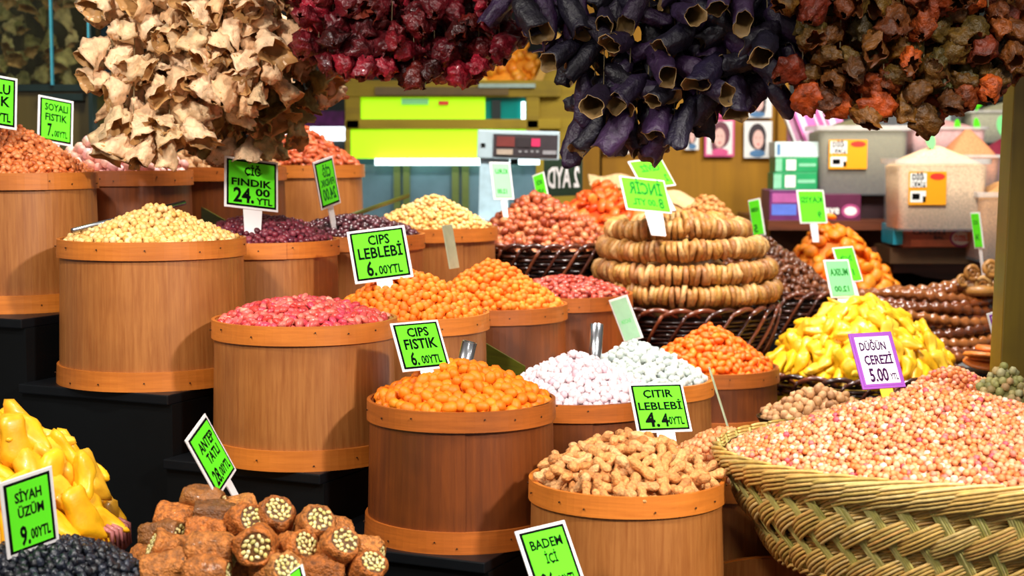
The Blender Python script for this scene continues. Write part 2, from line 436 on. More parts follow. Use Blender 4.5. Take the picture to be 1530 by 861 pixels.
def heap(key, cx, cy, rx, ry, z0, zpk, nuts, sp, name, label, cat, group, stufflabel, coremat=None, power=1.4, apex=(0, 0), win=None,
         maxind=300, layers=2, mode='rand', sink=.5, jz=.25, rotz=0, rowf=.88, stuff=True, tilt=.35, keep=1.0, vary=.1, stuffname=None):
    rng = random.Random(hash(key) % 1 + sum(map(ord, key)) * 13)
    ca, sa = math.cos(rotz), math.sin(rotz)
    def hz(x, y):
        dx, dy = x - cx, y - cy
        a, b = (dx * ca + dy * sa) / rx, (-dx * sa + dy * ca) / ry
        s0 = min(1.0, math.hypot(a, b))
        s = min(1.0, math.hypot(a - apex[0] * (1 - s0), b - apex[1] * (1 - s0)))
        return z0 + (zpk - z0) * (1 - s ** power) + .012 * (1 - s) * noise.noise(Vector((x * 9, y * 9, cx)))
    pts = []
    for L in range(layers):
        ny = int(2 * ry / (sp * rowf)) + 2; nx = int(2 * rx / sp) + 2
        for j in range(-ny // 2, ny // 2 + 1):
            for i in range(-nx // 2, nx // 2 + 1):
                a = (i + .5 * (j % 2) + .5 * L) * sp + rng.uniform(-.28, .28) * sp
                b = (j + .35 * L) * sp * rowf + rng.uniform(-.28, .28) * sp
                lim = 1 - .3 * sp / rx
                if math.hypot(a / rx, b / ry) > lim or rng.random() > keep: continue
                x = cx + a * ca - b * sa; y = cy + a * sa + b * ca
                z = hz(x, y) - L * sp * .55 + rng.uniform(-jz, jz) * sp
                e = .004
                n = Vector((hz(x - e, y) - hz(x + e, y), hz(x, y - e) - hz(x, y + e), 2 * e)).normalized()
                if mode == 'rand': q = Euler((rng.uniform(0, 6.3), rng.uniform(0, 6.3), rng.uniform(0, 6.3))).to_quaternion()
                elif mode == 'lie':
                    q = n.to_track_quat('Z', 'Y') @ Euler((rng.gauss(0, tilt), rng.gauss(0, tilt), rng.uniform(0, 6.3))).to_quaternion()
                else:  # radial, pointing outwards down the slope
                    out = Vector((x - cx, y - cy, 0)); out = out.normalized() if out.length > 1e-4 else Vector((1, 0, 0))
                    q = n.to_track_quat('Z', 'Y')
                    ang = math.atan2(*(reversed((q.inverted() @ out)[:2])))
                    q = q @ Euler((rng.gauss(0, tilt), rng.gauss(0, tilt), ang + rng.gauss(0, .6))).to_quaternion()
                vis = n.dot((Vector((0, 0, CAMZ)) - Vector((x, y, z))).normalized())
                pts.append((Vector((x, y, z)), q, vis, L, 1 + rng.uniform(-vary, vary)))
    hi, lo = nuts
    cand = []
    for i, p in enumerate(pts):
        if p[3] > 0: continue
        X, Yp = proj(p[0])
        w = win or (-30, -30, 1560, 890)
        if w[0] <= X <= w[2] and w[1] <= Yp <= w[3] and p[2] > -.02: cand.append(i)
    if len(cand) > maxind:
        cand.sort(key=lambda i: pts[i][0].y)
        cand = cand[:maxind]
    sel = set(cand)
    for i in cand:
        p, q, vis, L, s = pts[i]
        o = link(name, rng.choice(hi), None, p)
        o.rotation_mode = 'QUATERNION'; o.rotation_quaternion = q; o.scale = (s, s, s)
        tag(o, label, cat, group)
    if stuff:
        rest = [p for i, p in enumerate(pts) if i not in sel]
        base = [meshdata(m) for m in lo]
        VV, FF = [], []; off = 0
        for k, (bv, bf) in enumerate(base):
            sub = rest[k::len(base)]
            if not sub: continue
            Rm = rotmats([p[1] for p in sub]) * np.array([p[4] for p in sub], np.float32)[:, None, None]
            Tt = np.array([p[0][:] for p in sub], np.float32)
            vv = np.einsum('nij,vj->nvi', Rm, bv) + Tt[:, None, :]
            ff = bf[None] + (np.arange(len(sub)) * len(bv))[:, None, None] + off
            VV.append(vv.reshape(-1, 3)); FF.append(ff.reshape(-1, 3)); off += len(sub) * len(bv)
        # core mound
        cv, cf = [], []
        nr, na = 14, 44
        for a in range(nr + 1):
            s = a / nr * .99
            for t in range(na):
                th = 2 * PI * t / na
                lx, ly = rx * s * math.cos(th), ry * s * math.sin(th)
                x = cx + lx * ca - ly * sa; y = cy + lx * sa + ly * ca
                cv.append((x, y, hz(x, y) - sp * sink * (layers - .4)))
        for t in range(na):
            th = 2 * PI * t / na
            lx, ly = rx * .97 * math.cos(th), ry * .97 * math.sin(th)
            cv.append((cx + lx * ca - ly * sa, cy + lx * sa + ly * ca, z0 - sp * layers - .02))
        for a in range(nr + 1):
            for t in range(na):
                i0, i1 = a * na + t, a * na + (t + 1) % na
                cf += [(i0, i1, i1 + na), (i0, i1 + na, i0 + na)]
        b0 = (nr + 1) * na
        for t in range(1, na - 1): cf.append((b0, b0 + t + 1, b0 + t))
        if off:
            VA = np.concatenate(VV + [np.array(cv, np.float32)]); FA = np.concatenate(FF + [np.array(cf, np.int32) + off])
        else: VA = np.array(cv, np.float32); FA = np.array(cf, np.int32)
        org = Vector((cx, cy, z0))
        VA = VA - np.array(org[:], np.float32)
        me = bpy.data.meshes.new(stuffname or name + '_fill')
        me.vertices.add(len(VA)); me.vertices.foreach_set('co', VA.astype(np.float32).ravel())
        me.loops.add(len(FA) * 3); me.loops.foreach_set('vertex_index', FA.astype(np.int32).ravel())
        me.polygons.add(len(FA)); me.polygons.foreach_set('loop_start', np.arange(0, len(FA) * 3, 3, dtype=np.int32))
        me.materials.append(hi[0].materials[0]); me.materials.append(coremat or hi[0].materials[0])
        mi = np.zeros(len(FA), np.int32); mi[len(FA) - len(cf):] = 1
        me.polygons.foreach_set('material_index', mi)
        me.update(calc_edges=True); smooth(me)
        o = link(stuffname or name + '_fill', me, None, org)
        tag(o, stufflabel, cat, None, 'stuff')
    return hz

def tubheap(k, peakpy, nuts, sp, name, label, cat, group, stufflabel, **kw):
    x, y, z, r, o = T[k]
    zp = at(765, peakpy, y + kw.pop('pky', 0)).z
    return heap(k, x, y, r * .945, r * .945, z - .006, zp, nuts, sp, name, label, cat, group, stufflabel, **kw)

P_soy = pile('soy_nut', ['E27A3C', 'F08C4C', 'CC6428', 'F4A066', 'B8561E'], .4, coat=.2)
P_pinknut = pile('pink_nut', ['F2B8A8', 'F6C8B8', 'E8A08E', 'F2BFC0', 'D9937A'], .5)
P_walnut = pile('walnut', ['C09060', 'A87848', 'D8A878', '8C5C34'], .6, bs=.6)
P_redpeanut = pile('red_peanut', ['B4481E', 'CC5E30', '9A3818', 'D87446', 'BC5028'], .4, coat=.2)
P_cream = pile('cream_chickpea', ['ECB866', 'F2C880', 'E0A854', 'F4D296', 'D49846'], .5, coat=.0)
P_berry = pile('dark_berry', ['6E1E2E', '8A2C3C', '4E1422', 'A04450', '5A1A34'], .35, coat=.35)
P_choc = pile('choco_bean', ['3E1620', '5A2430', '2A0E16', '6E3038', '4A1A2E'], .3, coat=.4)
P_pinkpeanut = pile('pinkred_peanut', ['C8342E', 'E0564E', 'D8405A', 'EE7A68', 'B82838', 'F0A088'], .35, coat=.3)
P_orange = pile('orange_chickpea', ['EA7606', 'F07E0A', 'E46A04', 'F28A14'], .6, mottle=.12, bs=.15)
P_orange2 = pile('orange_peanut', ['EE7A04', 'F28408', 'E87004', 'F48E10'], .55, mottle=.1, bs=.12, coat=.0)
P_redhazel = pile('red_hazelnut', ['A83428', 'C4503C', '8C2420', 'D87860'], .35, coat=.3)
P_sugar = pile('white_sugar', ['F0DCDE', 'E8CED4', 'F4EAEC', 'E0C0CC'], .6, mottle=.06)
P_sugargreen = pile('grey_sugar', ['C4CAC4', 'B0BAB4', 'D2D4CE', 'A0AEAC'], .6, mottle=.06)
P_almond = pile('orange_almond', ['E86404', 'EE7008', 'E05A02', 'F07C12'], .5, mottle=.12, coat=.0)
P_peanut = pile('peanut_shell', ['DC9450', 'E6A462', 'CC8440', 'ECB478', 'BC7434'], .7, mottle=.4, mscale=160, bs=1., bscale=200, bdist=.004)
P_peach = pile('peach_chickpea', ['F09A5E', 'F4AC74', 'E88848', 'F8BC8A'], .5)
P_mix = pile('wedding_mix', ['E68C4C', 'EEA066', 'DE7A34', 'F0C49C', 'E68446', 'ECA878', 'DA586A', 'EA965C', 'F4D8C0', 'E48040', 'ECA26A', 'EEB084', 'DC7836'], .5, mottle=.15)
P_mixg = pile('green_mix', ['9A9A58', 'B8B070', 'D8A878', '7E8048', 'C8C090'], .5, mottle=.2)
P_hazel = pile('hazelnut_brown', ['B4552E', 'CC6C40', '9A4026', 'DC8A58', '8E3822'], .4, coat=.15)
P_date = pile('date_brown', ['5E2E14', '7A4020', '46200E', '8C5028'], .3, coat=.4, bs=.5)
P_apricot = pile('apricot', ['F8860C', 'FA941A', 'F07A08', 'FCA028'], .5, mottle=.12, coat=.05, sss=0)
P_aprired = pile('red_apricot', ['EE5A14', 'F4782A', 'E04408', 'F8943C'], .4, coat=.2)
P_yellow = pile('yellow_fruit', ['F2BE10', 'F4C81C', 'ECA80C', 'F2C838'], .4, coat=.15, mottle=.2, mscale=30)
P_yellow2 = pile('yellow_fruit_deep', ['F4B210', 'F6BE1C', 'EEA40C', 'F4C43A'], .4, coat=.15, mottle=.2, mscale=30)
P_raisin = pile('black_raisin', ['14161E', '1E2230', '0C0E14', '2A3040'], .35, coat=.3, mottle=.4, bs=1., bscale=180, bdist=.003)
P_goldnut = pile('golden_nut', ['D89048', 'E8A864', 'C07830', 'F0BC80'], .45)
P_green = pile('pale_green_nut', ['C8B898', 'B8B080', 'D8C8A8'], .5)

ns = nutset
soy = ns('soy_nut', (.020, .014, .012), P_soy, shape='bean')
tubheap('A', 188, soy, .0145, 'soy_nut', 'orange-brown roasted soy nut in the far left tub', 'nut', 'soy nuts in the far left tub', 'rest of the orange-brown soy nuts filling the far left tub', win=(-20, 150, 150, 258), mode='lie', power=1.25, tilt=.6)
pinkn = ns('pink_nut', (.034, .031, .030), P_pinknut, amp=.15)
tubheap('B', 196, pinkn, .030, 'pink_nut', 'big pale pink nut in the tub under the pale garland', 'nut', 'pink nuts in the tub under the pale garland', 'rest of the pink nuts filling the tub under the garland', win=(70, 180, 295, 258))
waln = ns('walnut', (.030, .027, .024), P_walnut, amp=.5, fr=3)
tubheap('C', 212, waln, .028, 'walnut', 'shelled brown walnut in the shaded tub behind the 24.00 sign', 'nut', 'walnuts in the shaded tub', 'rest of the walnuts filling the shaded tub', win=(270, 180, 430, 255))
redp = ns('red_peanut', (.034, .018, .017), P_redpeanut, shape='bean')
tubheap('D', 192, redp, .021, 'red_peanut', 'long red-brown peanut on the rearmost tub of the top step', 'nut', 'red peanuts on the rearmost top tub', 'rest of the long red-brown peanuts filling the rearmost tub', win=(360, 180, 550, 250), mode='lie', power=1.15)
cream = ns('chickpea', (.0165, .0150, .0145), P_cream, amp=.18)
tubheap('E', 313, cream, .0148, 'chickpea', 'cream roasted chickpea heaped on the big tub of the second step', 'chickpea', 'cream chickpeas on the big second-step tub', 'rest of the cream chickpeas filling the big second-step tub', mode='rand', power=1.2, apex=(.06, 0))
berry = ns('berry', (.018, .017, .016), P_berry, amp=.15)
tubheap('F', 325, berry, .0165, 'berry', 'dark red dried berry in the tub below the 24.00 sign', 'dried fruit', 'dark red berries below the 24.00 sign', 'rest of the dark red berries filling their tub', win=(320, 310, 512, 362), power=1.8)
choc = ns('chocolate_bean', (.024, .018, .017), P_choc, amp=.1)
tubheap('G', 323, choc, .019, 'chocolate_bean', 'dark purple-brown chocolate bean in the tub left of the rear chickpeas', 'bean', 'chocolate beans behind the berries', 'rest of the chocolate beans filling their tub', win=(430, 310, 640, 352), power=1.8, mode='lie')
cream2 = ns('chickpea_rear', (.0185, .017, .0165), P_cream, amp=.18)
tubheap('H', 292, cream2, .0172, 'chickpea', 'cream chickpea heaped on the rear tub of the second step', 'chickpea', 'cream chickpeas on the rear second-step tub', 'rest of the cream chickpeas filling the rear second-step tub', win=(540, 270, 745, 345), power=1.2, maxind=0, stuffname='chickpea_fill')
pinkp = ns('red_skinned_peanut', (.026, .0155, .015), P_pinkpeanut, shape='bean')
tubheap('I', 446, pinkp, .0172, 'red_skinned_peanut', 'pink-red skinned peanut on the front tub of the third step', 'nut', 'pink-red peanuts on the third-step tub', 'rest of the pink-red peanuts filling the third-step tub', mode='lie', power=1.5, win=(315, 420, 600, 490), tilt=.5, apex=(-.1, 0))
ora = ns('orange_chickpea', (.0215, .0205, .020), P_orange, amp=.06)
tubheap('J', 403, ora, .0188, 'orange_chickpea', 'round orange chickpea on the middle tub left of the other orange heap', 'chickpea', 'orange chickpeas on the left of the two middle tubs', 'rest of the orange chickpeas filling the left middle tub', win=(480, 380, 735, 475), power=1.25)
tubheap('K', 392, ora, .0188, 'orange_chickpea', 'round orange chickpea on the tub right of the middle orange heap', 'chickpea', 'orange chickpeas on the right of the two middle tubs', 'rest of the orange chickpeas filling the right middle tub', win=(640, 380, 850, 460), power=1.25)
rh = ns('red_hazelnut', (.027, .019, .018), P_redhazel, amp=.1)
tubheap('L', 415, rh, .021, 'red_hazelnut', 'small dark red nut in the shaded tub below the dark basket', 'nut', 'red nuts in the shaded tub', 'rest of the dark red nuts filling the shaded tub', win=(800, 400, 950, 440), power=1.7, mode='lie')
ovp = ns('coated_peanut', (.032, .024, .023), P_orange2, amp=.06)
tubheap('M', 541, ovp, .0225, 'coated_peanut', 'smooth orange oval coated peanut on the reddish front tub', 'coated nut', 'orange coated peanuts on the reddish front tub', 'rest of the orange coated peanuts filling the reddish tub', mode='lie', power=1.3, tilt=.6, win=(540, 500, 840, 615))
sug = ns('sugared_chickpea', (.0185, .0175, .0170), P_sugar, amp=.3, fr=3)
tubheap('N', 532, sug, .0165, 'sugared_chickpea', 'white sugared chickpea on the tub behind the orange coated peanuts', 'sugared chickpea', 'white sugared chickpeas', 'rest of the white sugared chickpeas filling their tub', win=(740, 500, 960, 600), power=1.3, apex=(-.05, 0))
sug2 = ns('grey_sugared_chickpea', (.020, .0195, .0190), P_sugargreen, amp=.3, fr=3)
tubheap('O2', 515, sug2, .0182, 'grey_sugared_chickpea', 'pale grey-green sugared chickpea on the tub behind the white ones', 'sugared chickpea', 'grey-green sugared chickpeas', 'rest of the grey-green sugared chickpeas filling their tub', win=(860, 490, 1070, 580), power=1.3)
alm = ns('orange_almond', (.032, .020, .019), P_almond, amp=.06)
tubheap('O', 491, alm, .0208, 'orange_almond', 'orange coated almond on the tub in front of the fig basket', 'coated nut', 'orange almonds in front of the figs', 'rest of the orange almonds filling their tub', win=(940, 470, 1170, 560), mode='lie', power=1.3)
pea = ns('peanut', (.052, .0235, .0225), P_peanut, amp=.12, shape='peanut', hi=3, lo=2, k=4)
tubheap('P', 655, pea, .0268, 'peanut', 'peanut in its tan shell heaped on the front tub', 'peanut', 'shelled peanuts on the front tub', 'rest of the peanuts in their shells filling the front tub', mode='lie', power=1.6, tilt=.55, win=(780, 620, 1090, 745), apex=(.02, .1), jz=.35)
peach = ns('peach_chickpea', (.0155, .0148, .0145), P_peach, amp=.12)
tubheap('Q', 640, peach, .0138, 'peach_chickpea', 'small peach-coloured chickpea between the peanuts and the straw basket', 'chickpea', 'peach chickpeas', 'rest of the peach chickpeas filling their tub', win=(1000, 630, 1100, 730), power=1.4)

# ------------------------------------------------------------------ straw basket, lower right
def ell(cx, cy, rx, ry, a, z): return Vector((cx + rx * math.cos(a), cy + ry * math.sin(a), z))
def straw_basket():
    c = at(1480, 662, 3.05)
    cx, cy = c.x, c.y
    rx, ry, H = .525, .39, .225
    zb = c.z - H
    o = empty('straw_basket', (cx, cy, zb), 'large woven yellow-green straw basket heaped with the nut mix', 'basket')
    def rad(z, off=0):        # narrower at the base
        t = z / H
        return (rx - .125 * (1 - t) ** 1.2 + off, ry - .10 * (1 - t) ** 1.2 + off)
    def P(a, z, off): 
        r1, r2 = rad(z, off)
        return Vector((r1 * math.cos(a), r2 * math.sin(a), z))
    # liner (dark inside skin) and bottom
    mb = MB(); n = 72; prof = [0, .08, .16, H - .012]
    v = [P(2 * PI * j / n, z, -.016) for z in prof for j in range(n)]
    f = [(i * n + j, i * n + (j + 1) % n, (i + 1) * n + (j + 1) % n, (i + 1) * n + j) for i in range(3) for j in range(n)] + [tuple(range(n - 1, -1, -1))]
    mb.add(v, f); mb.build('inner_wall', M_strawdark, o, sm=True)
    ns_ = 50
    # leaning stakes, each a flat bundle of five canes
    for i in range(ns_):
        mb = MB()
        a0 = 2 * PI * i / ns_
        for k in range(5):
            pts = []
            for j in range(9):
                t = j / 8; z = .006 + (H - .015) * t
                pts.append(P(a0 + (k - 2) * .0098 + (1 - t) * .20, z, .0040 - .0006 * abs(k - 2)))
            mb.tube(pts, .0029, 6)
        mb.build('stake', M_strawgreen, o, sm=True)
    # weavers: bundles that rise to the right over one stake and tuck in behind its neighbours
    for row, zc in enumerate((.032, .112, .193)):
        for i in range(ns_):
            half = 1.6 if row < 2 else 1.9
            a0 = 2 * PI * i / ns_ + (1 - zc / H) * .20
            mb = MB()
            for k in range(5):
                pts = []; rs = []
                for j in range(13):
                    s = (j / 12 * 2 - 1)
                    lift = .034 * math.sin(s * PI / 2) if row < 2 else -.042 * max(0, -s) ** 1.3 + .016 * math.sin(max(0, s) * PI / 2)
                    z = zc + lift + (k - 2) * (.0076 - .0016 * abs(s))
                    if row < 2: off = .0005 + .0115 * math.cos(s * PI * 1.08)
                    else: off = .003 + .0095 * math.cos(s * PI * .95) + .003 * s
                    off += .0012 * (2 - abs(k - 2))
                    pts.append(P(a0 + s * half * 2 * PI / ns_, max(.003, min(z, H + .012 - .002 * (4 - k))), off)); rs.append(.0037 * (1 - .3 * s ** 4))
                mb.tube(pts, rs, 6)
            mb.build('weaver', M_straw, o, sm=True)
    # twisted foot rim
    mb = MB()
    for st in range(4):
        pts = [P(2 * PI * j / 160, .006 + .007 * math.sin(j * .9 + st * PI / 2), .006 + .006 * math.cos(j * .9 + st * PI / 2)) for j in range(161)]
        mb.tube(pts, .0035, 5)
    mb.build('foot_rim', M_straw, o, sm=True)
    return cx, cy, rx, ry, c.z
bp = at(1480, 662, 3.05)
plinth('plinth', bp.x + .12, bp.y + .03, .5, .4, bp.z - .225, 'black block under the large straw basket')
M_strawdark = plain('straw_inside', '4A3C16', .7)
bx, by, brx, bry, bz = straw_basket()
mixn = ns('mixed_nut', (.0140, .0132, .0128), P_mix, amp=.22)
heap('mix', bx, by, brx * .965, bry * .965, bz - .02, at(765, 572, 3.15).z, mixn, .0132, 'mixed_nut', 'small peach or pink nut of the mix in the straw basket', 'nut', 'nut mix in the straw basket',
     'rest of the peach and pink nut mix filling the straw basket', power=1.12, apex=(-.28, .15), layers=2, win=(1060, 560, 1560, 800), jz=.3)

# second mix heap behind the basket, plus the greenish one and the pale one
def bowl(name, px, py, Y, rx, ry, h, mat, label, cat, group=None):
    c = at(px, py, Y)
    o = MB().lathe([(.001, 0), (.78, 0), (1, h), (.985, h), (.76, .006), (.001, .006)], 48).build(name, mat, None, sm=False)
    for v in o.data.vertices:
        v.co.x *= rx; v.co.y *= ry
    o.location = (c.x, c.y, c.z - h)
    tag(o, label, cat, group)
    return c
M_tray = plain('dark_tray', '1C1610', .35)
c = bowl('tray', 1425, 600, 3.95, .15, .15, .07, M_tray, 'dark tray of peach nut mix behind the straw basket', 'tray')
heap('mixb', c.x, c.y, .145, .145, c.z - .004, at(765, 546, 3.95).z, mixn, .0155, 'mixed_nut', 'peach nut of the second mix heap, behind the straw basket', 'nut', 'second heap of peach nut mix', 'rest of the second peach nut mix heap on its tray', win=(1340, 540, 1445, 600), maxind=200)
c = bowl('tray', 1500, 628, 3.72, .115, .115, .07, M_tray, 'dark tray of greenish nuts beside the ochre post', 'tray')
gmix = ns('green_nut', (.022, .021, .020), P_mixg, amp=.15)
heap('mixg', c.x, c.y, .11, .11, c.z - .004, at(765, 552, 3.72).z, gmix, .020, 'green_nut', 'olive-green nut heaped beside the ochre post', 'nut', 'olive-green nuts beside the post', 'rest of the olive-green nuts on their tray', win=(1400, 540, 1500, 625))
c = bowl('tray', 1225, 622, 4.0, .16, .12, .06, M_tray, 'dark tray of pale nuts below the yellow fruit basket', 'tray')
pale = ns('pale_nut', (.026, .022, .021), P_walnut, amp=.15)
heap('pale', c.x, c.y, .155, .115, c.z - .004, at(765, 580, 4.0).z, pale, .023, 'pale_nut', 'tan shelled nut between the yellow fruit and the straw basket', 'nut', 'tan nuts below the yellow fruit', 'rest of the tan nuts on their tray', win=(1150, 570, 1300, 625))

# ------------------------------------------------------------------ dark wicker baskets
def dark_basket(px, py, Y, rx, ry, H, label, n=26, below=0):
    c = at(px, py, Y)
    o = empty('wicker_basket', (c.x, c.y, c.z - H), label, 'basket', 'dark wicker baskets')
    def P(a, z, off=0):
        k = 1 - .16 * (1 - z / H)
        return Vector(((rx * k + off) * math.cos(a), (ry * k + off) * math.sin(a), z))
    mb = MB(); m = 48
    v = [P(2 * PI * j / m, z, -.012) for z in (0, H * .5, H - .01) for j in range(m)]
    f = [(i * m + j, i * m + (j + 1) % m, (i + 1) * m + (j + 1) % m, (i + 1) * m + j) for i in range(2) for j in range(m)] + [tuple(range(m - 1, -1, -1))]
    mb.add(v, f); mb.build('inner_wall', M_rodin, o, sm=True)
    rows = int(H / .014)
    for k in range(rows):
        z = .006 + k * (H - .02) / rows
        mb = MB()
        pts = [P(2 * PI * j / (n * 4), z, .005 * math.sin(2 * PI * j / 8 + (k % 2) * PI)) for j in range(n * 4 + 1)]
        mb.tube(pts, .0062, 5); mb.build('weaver', M_rod, o, sm=True)
    for i in range(n):
        a0 = 2 * PI * i / n
        # rod that leans across the wall and tucks under the border
        pts = [P(a0 + .30 * t, H * (.05 + .92 * t), .010 + .006 * math.sin(PI * t)) for t in [j / 6 for j in range(7)]]
        MB().tube(pts, .0055, 6).build('stake', M_rodred, o, sm=True)
        # border rod
        pts = [P(a0 + .42 * (t - .5), H - .012 + .022 * math.sin(PI * t), .008 * math.cos(PI * t)) for t in [j / 7 for j in range(8)]]
        MB().tube(pts, [.005, .0075, .0085, .0085, .0085, .0085, .0075, .005], 6).build('border_rod', M_rodred, o, sm=True)
    return c
M_rodin = plain('wicker_inside', '120A08', .6)
c = dark_basket(812, 366, 5.2, .25, .22, .14, 'dark glossy wicker basket of red-brown hazelnuts')
plinth('plinth', c.x, c.y + .02, .5, .46, c.z - .14, 'black block under the hazelnut basket')
hz_ = ns('hazelnut', (.030, .025, .024), P_hazel, amp=.12)
heap('B1', c.x, c.y, .237, .207, c.z - .006, at(765, 293, 5.2).z, hz_, .0245, 'hazelnut', 'red-brown hazelnut heaped on the dark wicker basket', 'nut', 'hazelnuts on the dark wicker basket', 'rest of the red-brown hazelnuts filling the wicker basket', power=1.5, apex=(-.1, 0), win=(690, 280, 910, 375))

c2 = dark_basket(1022, 458, 5.0, .29, .24, .15, 'dark glossy wicker basket under the stack of fig rings')
plinth('plinth', c2.x, c2.y, .40, .36, c2.z - .15, 'black block under the fig basket')
c3 = dark_basket(1165, 436, 5.6, .235, .2, .14, 'dark wicker basket of brown dates')
plinth('plinth', c3.x, c3.y + .02, .44, .42, c3.z - .14, 'black block under the date basket')
date = ns('date', (.030, .021, .020), P_date, amp=.25)
heap('B3', c3.x - .03, c3.y, .225, .19, c3.z - .006, at(765, 350, 5.6).z, date, .0215, 'date', 'small glossy brown date heaped behind the fig rings', 'dried fruit', 'brown dates behind the figs', 'rest of the brown dates filling their basket', power=1.6, apex=(-.3, .2), win=(1095, 340, 1245, 440), mode='lie')
c4 = dark_basket(1285, 556, 4.75, .30, .25, .13, 'dark wicker basket heaped with yellow fruit')
plinth('plinth', c4.x, c4.y, .54, .5, c4.z - .13, 'black block under the yellow fruit basket')
yel = ns('yellow_fruit', (.078, .044, .034), P_yellow, amp=.3, shape='horn', hi=3, lo=2, k=5)
heap('B4', c4.x, c4.y, .29, .24, c4.z, at(765, 456, 4.75).z, yel, .040, 'yellow_fruit', 'glossy yellow tapered fruit in the wicker basket behind the 5.00 sign', 'fruit', 'yellow fruit behind the 5.00 sign', 'yellow fruit deeper in the basket behind the 5.00 sign', power=2.0, win=(1120, 430, 1440, 580), mode='radial', tilt=.35, jz=.3, apex=(0, .1))
c6 = dark_basket(1255, 440, 6.1, .26, .2, .1, 'dark wicker basket of orange apricots')
plinth('plinth', c6.x, c6.y, .48, .4, c6.z - .1, 'black block under the apricot basket')
apr = ns('apricot', (.060, .052, .024), P_apricot, amp=.14, shape='cup')
heap('B6', c6.x, c6.y, .25, .19, c6.z - .004, at(765, 326, 6.1).z, apr, .044, 'dried_apricot', 'flat orange dried apricot below the shelf boxes', 'dried fruit', 'dried apricots below the shelf', 'dried apricots deeper in the heap below the shelf', power=1.6, apex=(-.25, 0), win=(1150, 320, 1360, 445), mode='lie', tilt=.4)
# red-orange apricots behind the hazelnuts, tan nuts, fruit leather
c7 = bowl('tray', 900, 352, 5.9, .235, .19, .05, M_tray, 'dark tray of red-orange apricots behind the hazelnuts', 'tray')
plinth('plinth', c7.x, c7.y, .4, .36, c7.z - .05, 'black block under the red-orange apricots')
ra = ns('red_apricot', (.060, .040, .022), P_aprired, amp=.3, shape='cup')
heap('BA', c7.x, c7.y, .225, .18, c7.z - .004, at(765, 272, 5.9).z, ra, .036, 'red_apricot', 'red-orange apricot piece behind the hazelnuts', 'dried fruit', 'red-orange apricots behind the hazelnuts', 'red-orange apricots deeper in the heap behind the hazelnuts', power=1.3, win=(810, 260, 985, 355), mode='lie', tilt=.7)
c8 = bowl('tray', 1055, 352, 5.8, .17, .16, .05, M_tray, 'dark tray of golden nuts behind the fig rings', 'tray')
plinth('plinth', c8.x, c8.y + .02, .3, .3, c8.z - .05, 'black block under the golden nuts')
gn = ns('golden_nut', (.026, .019, .018), P_goldnut, amp=.15)
heap('B8', c8.x, c8.y, .165, .155, c8.z - .004, at(765, 293, 5.8).z, gn, .021, 'golden_nut', 'golden-brown nut heaped behind the fig rings', 'nut', 'golden nuts behind the figs', 'rest of the golden nuts behind the fig rings', power=1.3, win=(980, 285, 1120, 355), mode='lie')

# fig rings
P_fig = pile('fig', ['D09C58', 'BC8440', 'DCB074', 'A87030', 'C89848', 'B87E4A', '9C6834'], .5, mottle=.4, mscale=60, bs=.6, bscale=120, bdist=.003)
def fig_mesh(seed):
    mb = MB(); pr = [(.001, -.5), (.6, -.52), (.93, -.44), (1, -.2), (1, .2), (.93, .42), (.6, .5), (.001, .46)]
    mb.lathe([(r * .034, z * .0155) for r, z in pr], 14)
    me = mb.mesh('fig', P_fig, True)
    for v in me.vertices:
        k = noise.noise(Vector(v.co) * 40 + Vector((seed * 5, 0, 0)))
        k2 = noise.noise(Vector(v.co) * 90 + Vector((seed * 9, 3, 0)))
        s = 1 + .16 * k + .08 * k2
        v.co.x *= s; v.co.y *= s * .95; v.co.z += .003 * k2
    return me
figs = [fig_mesh(i) for i in range(6)]
figcord = plain('fig_cord', 'C8A878', .8)
def fig_ring(cx, cy, z, rx, ry, names, wob, seed, a0=0):
    rng = random.Random(seed)
    a = 0
    pts = []
    per = 0
    n = int(2 * PI * math.sqrt((rx * rx + ry * ry) / 2) / .0142)
    for i in range(n):
        a = a0 + 2 * PI * i / n
        zz = z + wob * math.sin(a * 2 + seed) + rng.uniform(-.003, .003)
        p = Vector((cx + rx * math.cos(a), cy + ry * math.sin(a), zz))
        t = Vector((-rx * math.sin(a), ry * math.cos(a), wob * 2 * math.cos(a * 2 + seed))).normalized()
        q = t.to_track_quat('Z', 'Y') @ Euler((rng.gauss(0, .12), rng.gauss(0, .12), rng.uniform(0, 6.3))).to_quaternion()
        if proj(p)[0] < 1180 and (math.sin(a) < .55):
            o = link('fig', rng.choice(figs), None, p); o.rotation_mode = 'QUATERNION'; o.rotation_quaternion = q
            o.scale = (1 + rng.uniform(-.1, .08),) * 2 + (1.05,)
            tag(o, names[0], 'dried fruit', names[1])
        pts.append(p)
    o = MB().tube(pts + [pts[0]], .003, 5).build('fig_string', figcord, None)
    tag(o, names[2], 'string')
fz = c2.z
FN = ['bottom', 'second', 'third', 'top']
for k, (py, rx, ry, dx, Yo) in enumerate([(448, .262, .20, .012, 0), (416, .258, .19, 0, 0), (381, .235, .175, -.01, 0), (351, .20, .15, -.02, .02)]):
    fig_ring(c2.x + dx, 5.0 + Yo, at(765, py - 6, 5.0 - ry).z, rx, ry, ('flattened tan dried fig strung in the %s ring from the basket' % (FN[k] if k else 'lowest'), '%s ring of figs' % FN[k], 'cord through the %s ring of dried figs' % FN[k]), .005, k + 1)
fig_ring(c2.x - .015, 5.05, at(765, 333, 5.0).z, .12, .09, ('tan dried fig in the small inner ring crowning the stack', 'small crowning ring of figs', 'cord through the small crowning fig ring'), .004, 11)
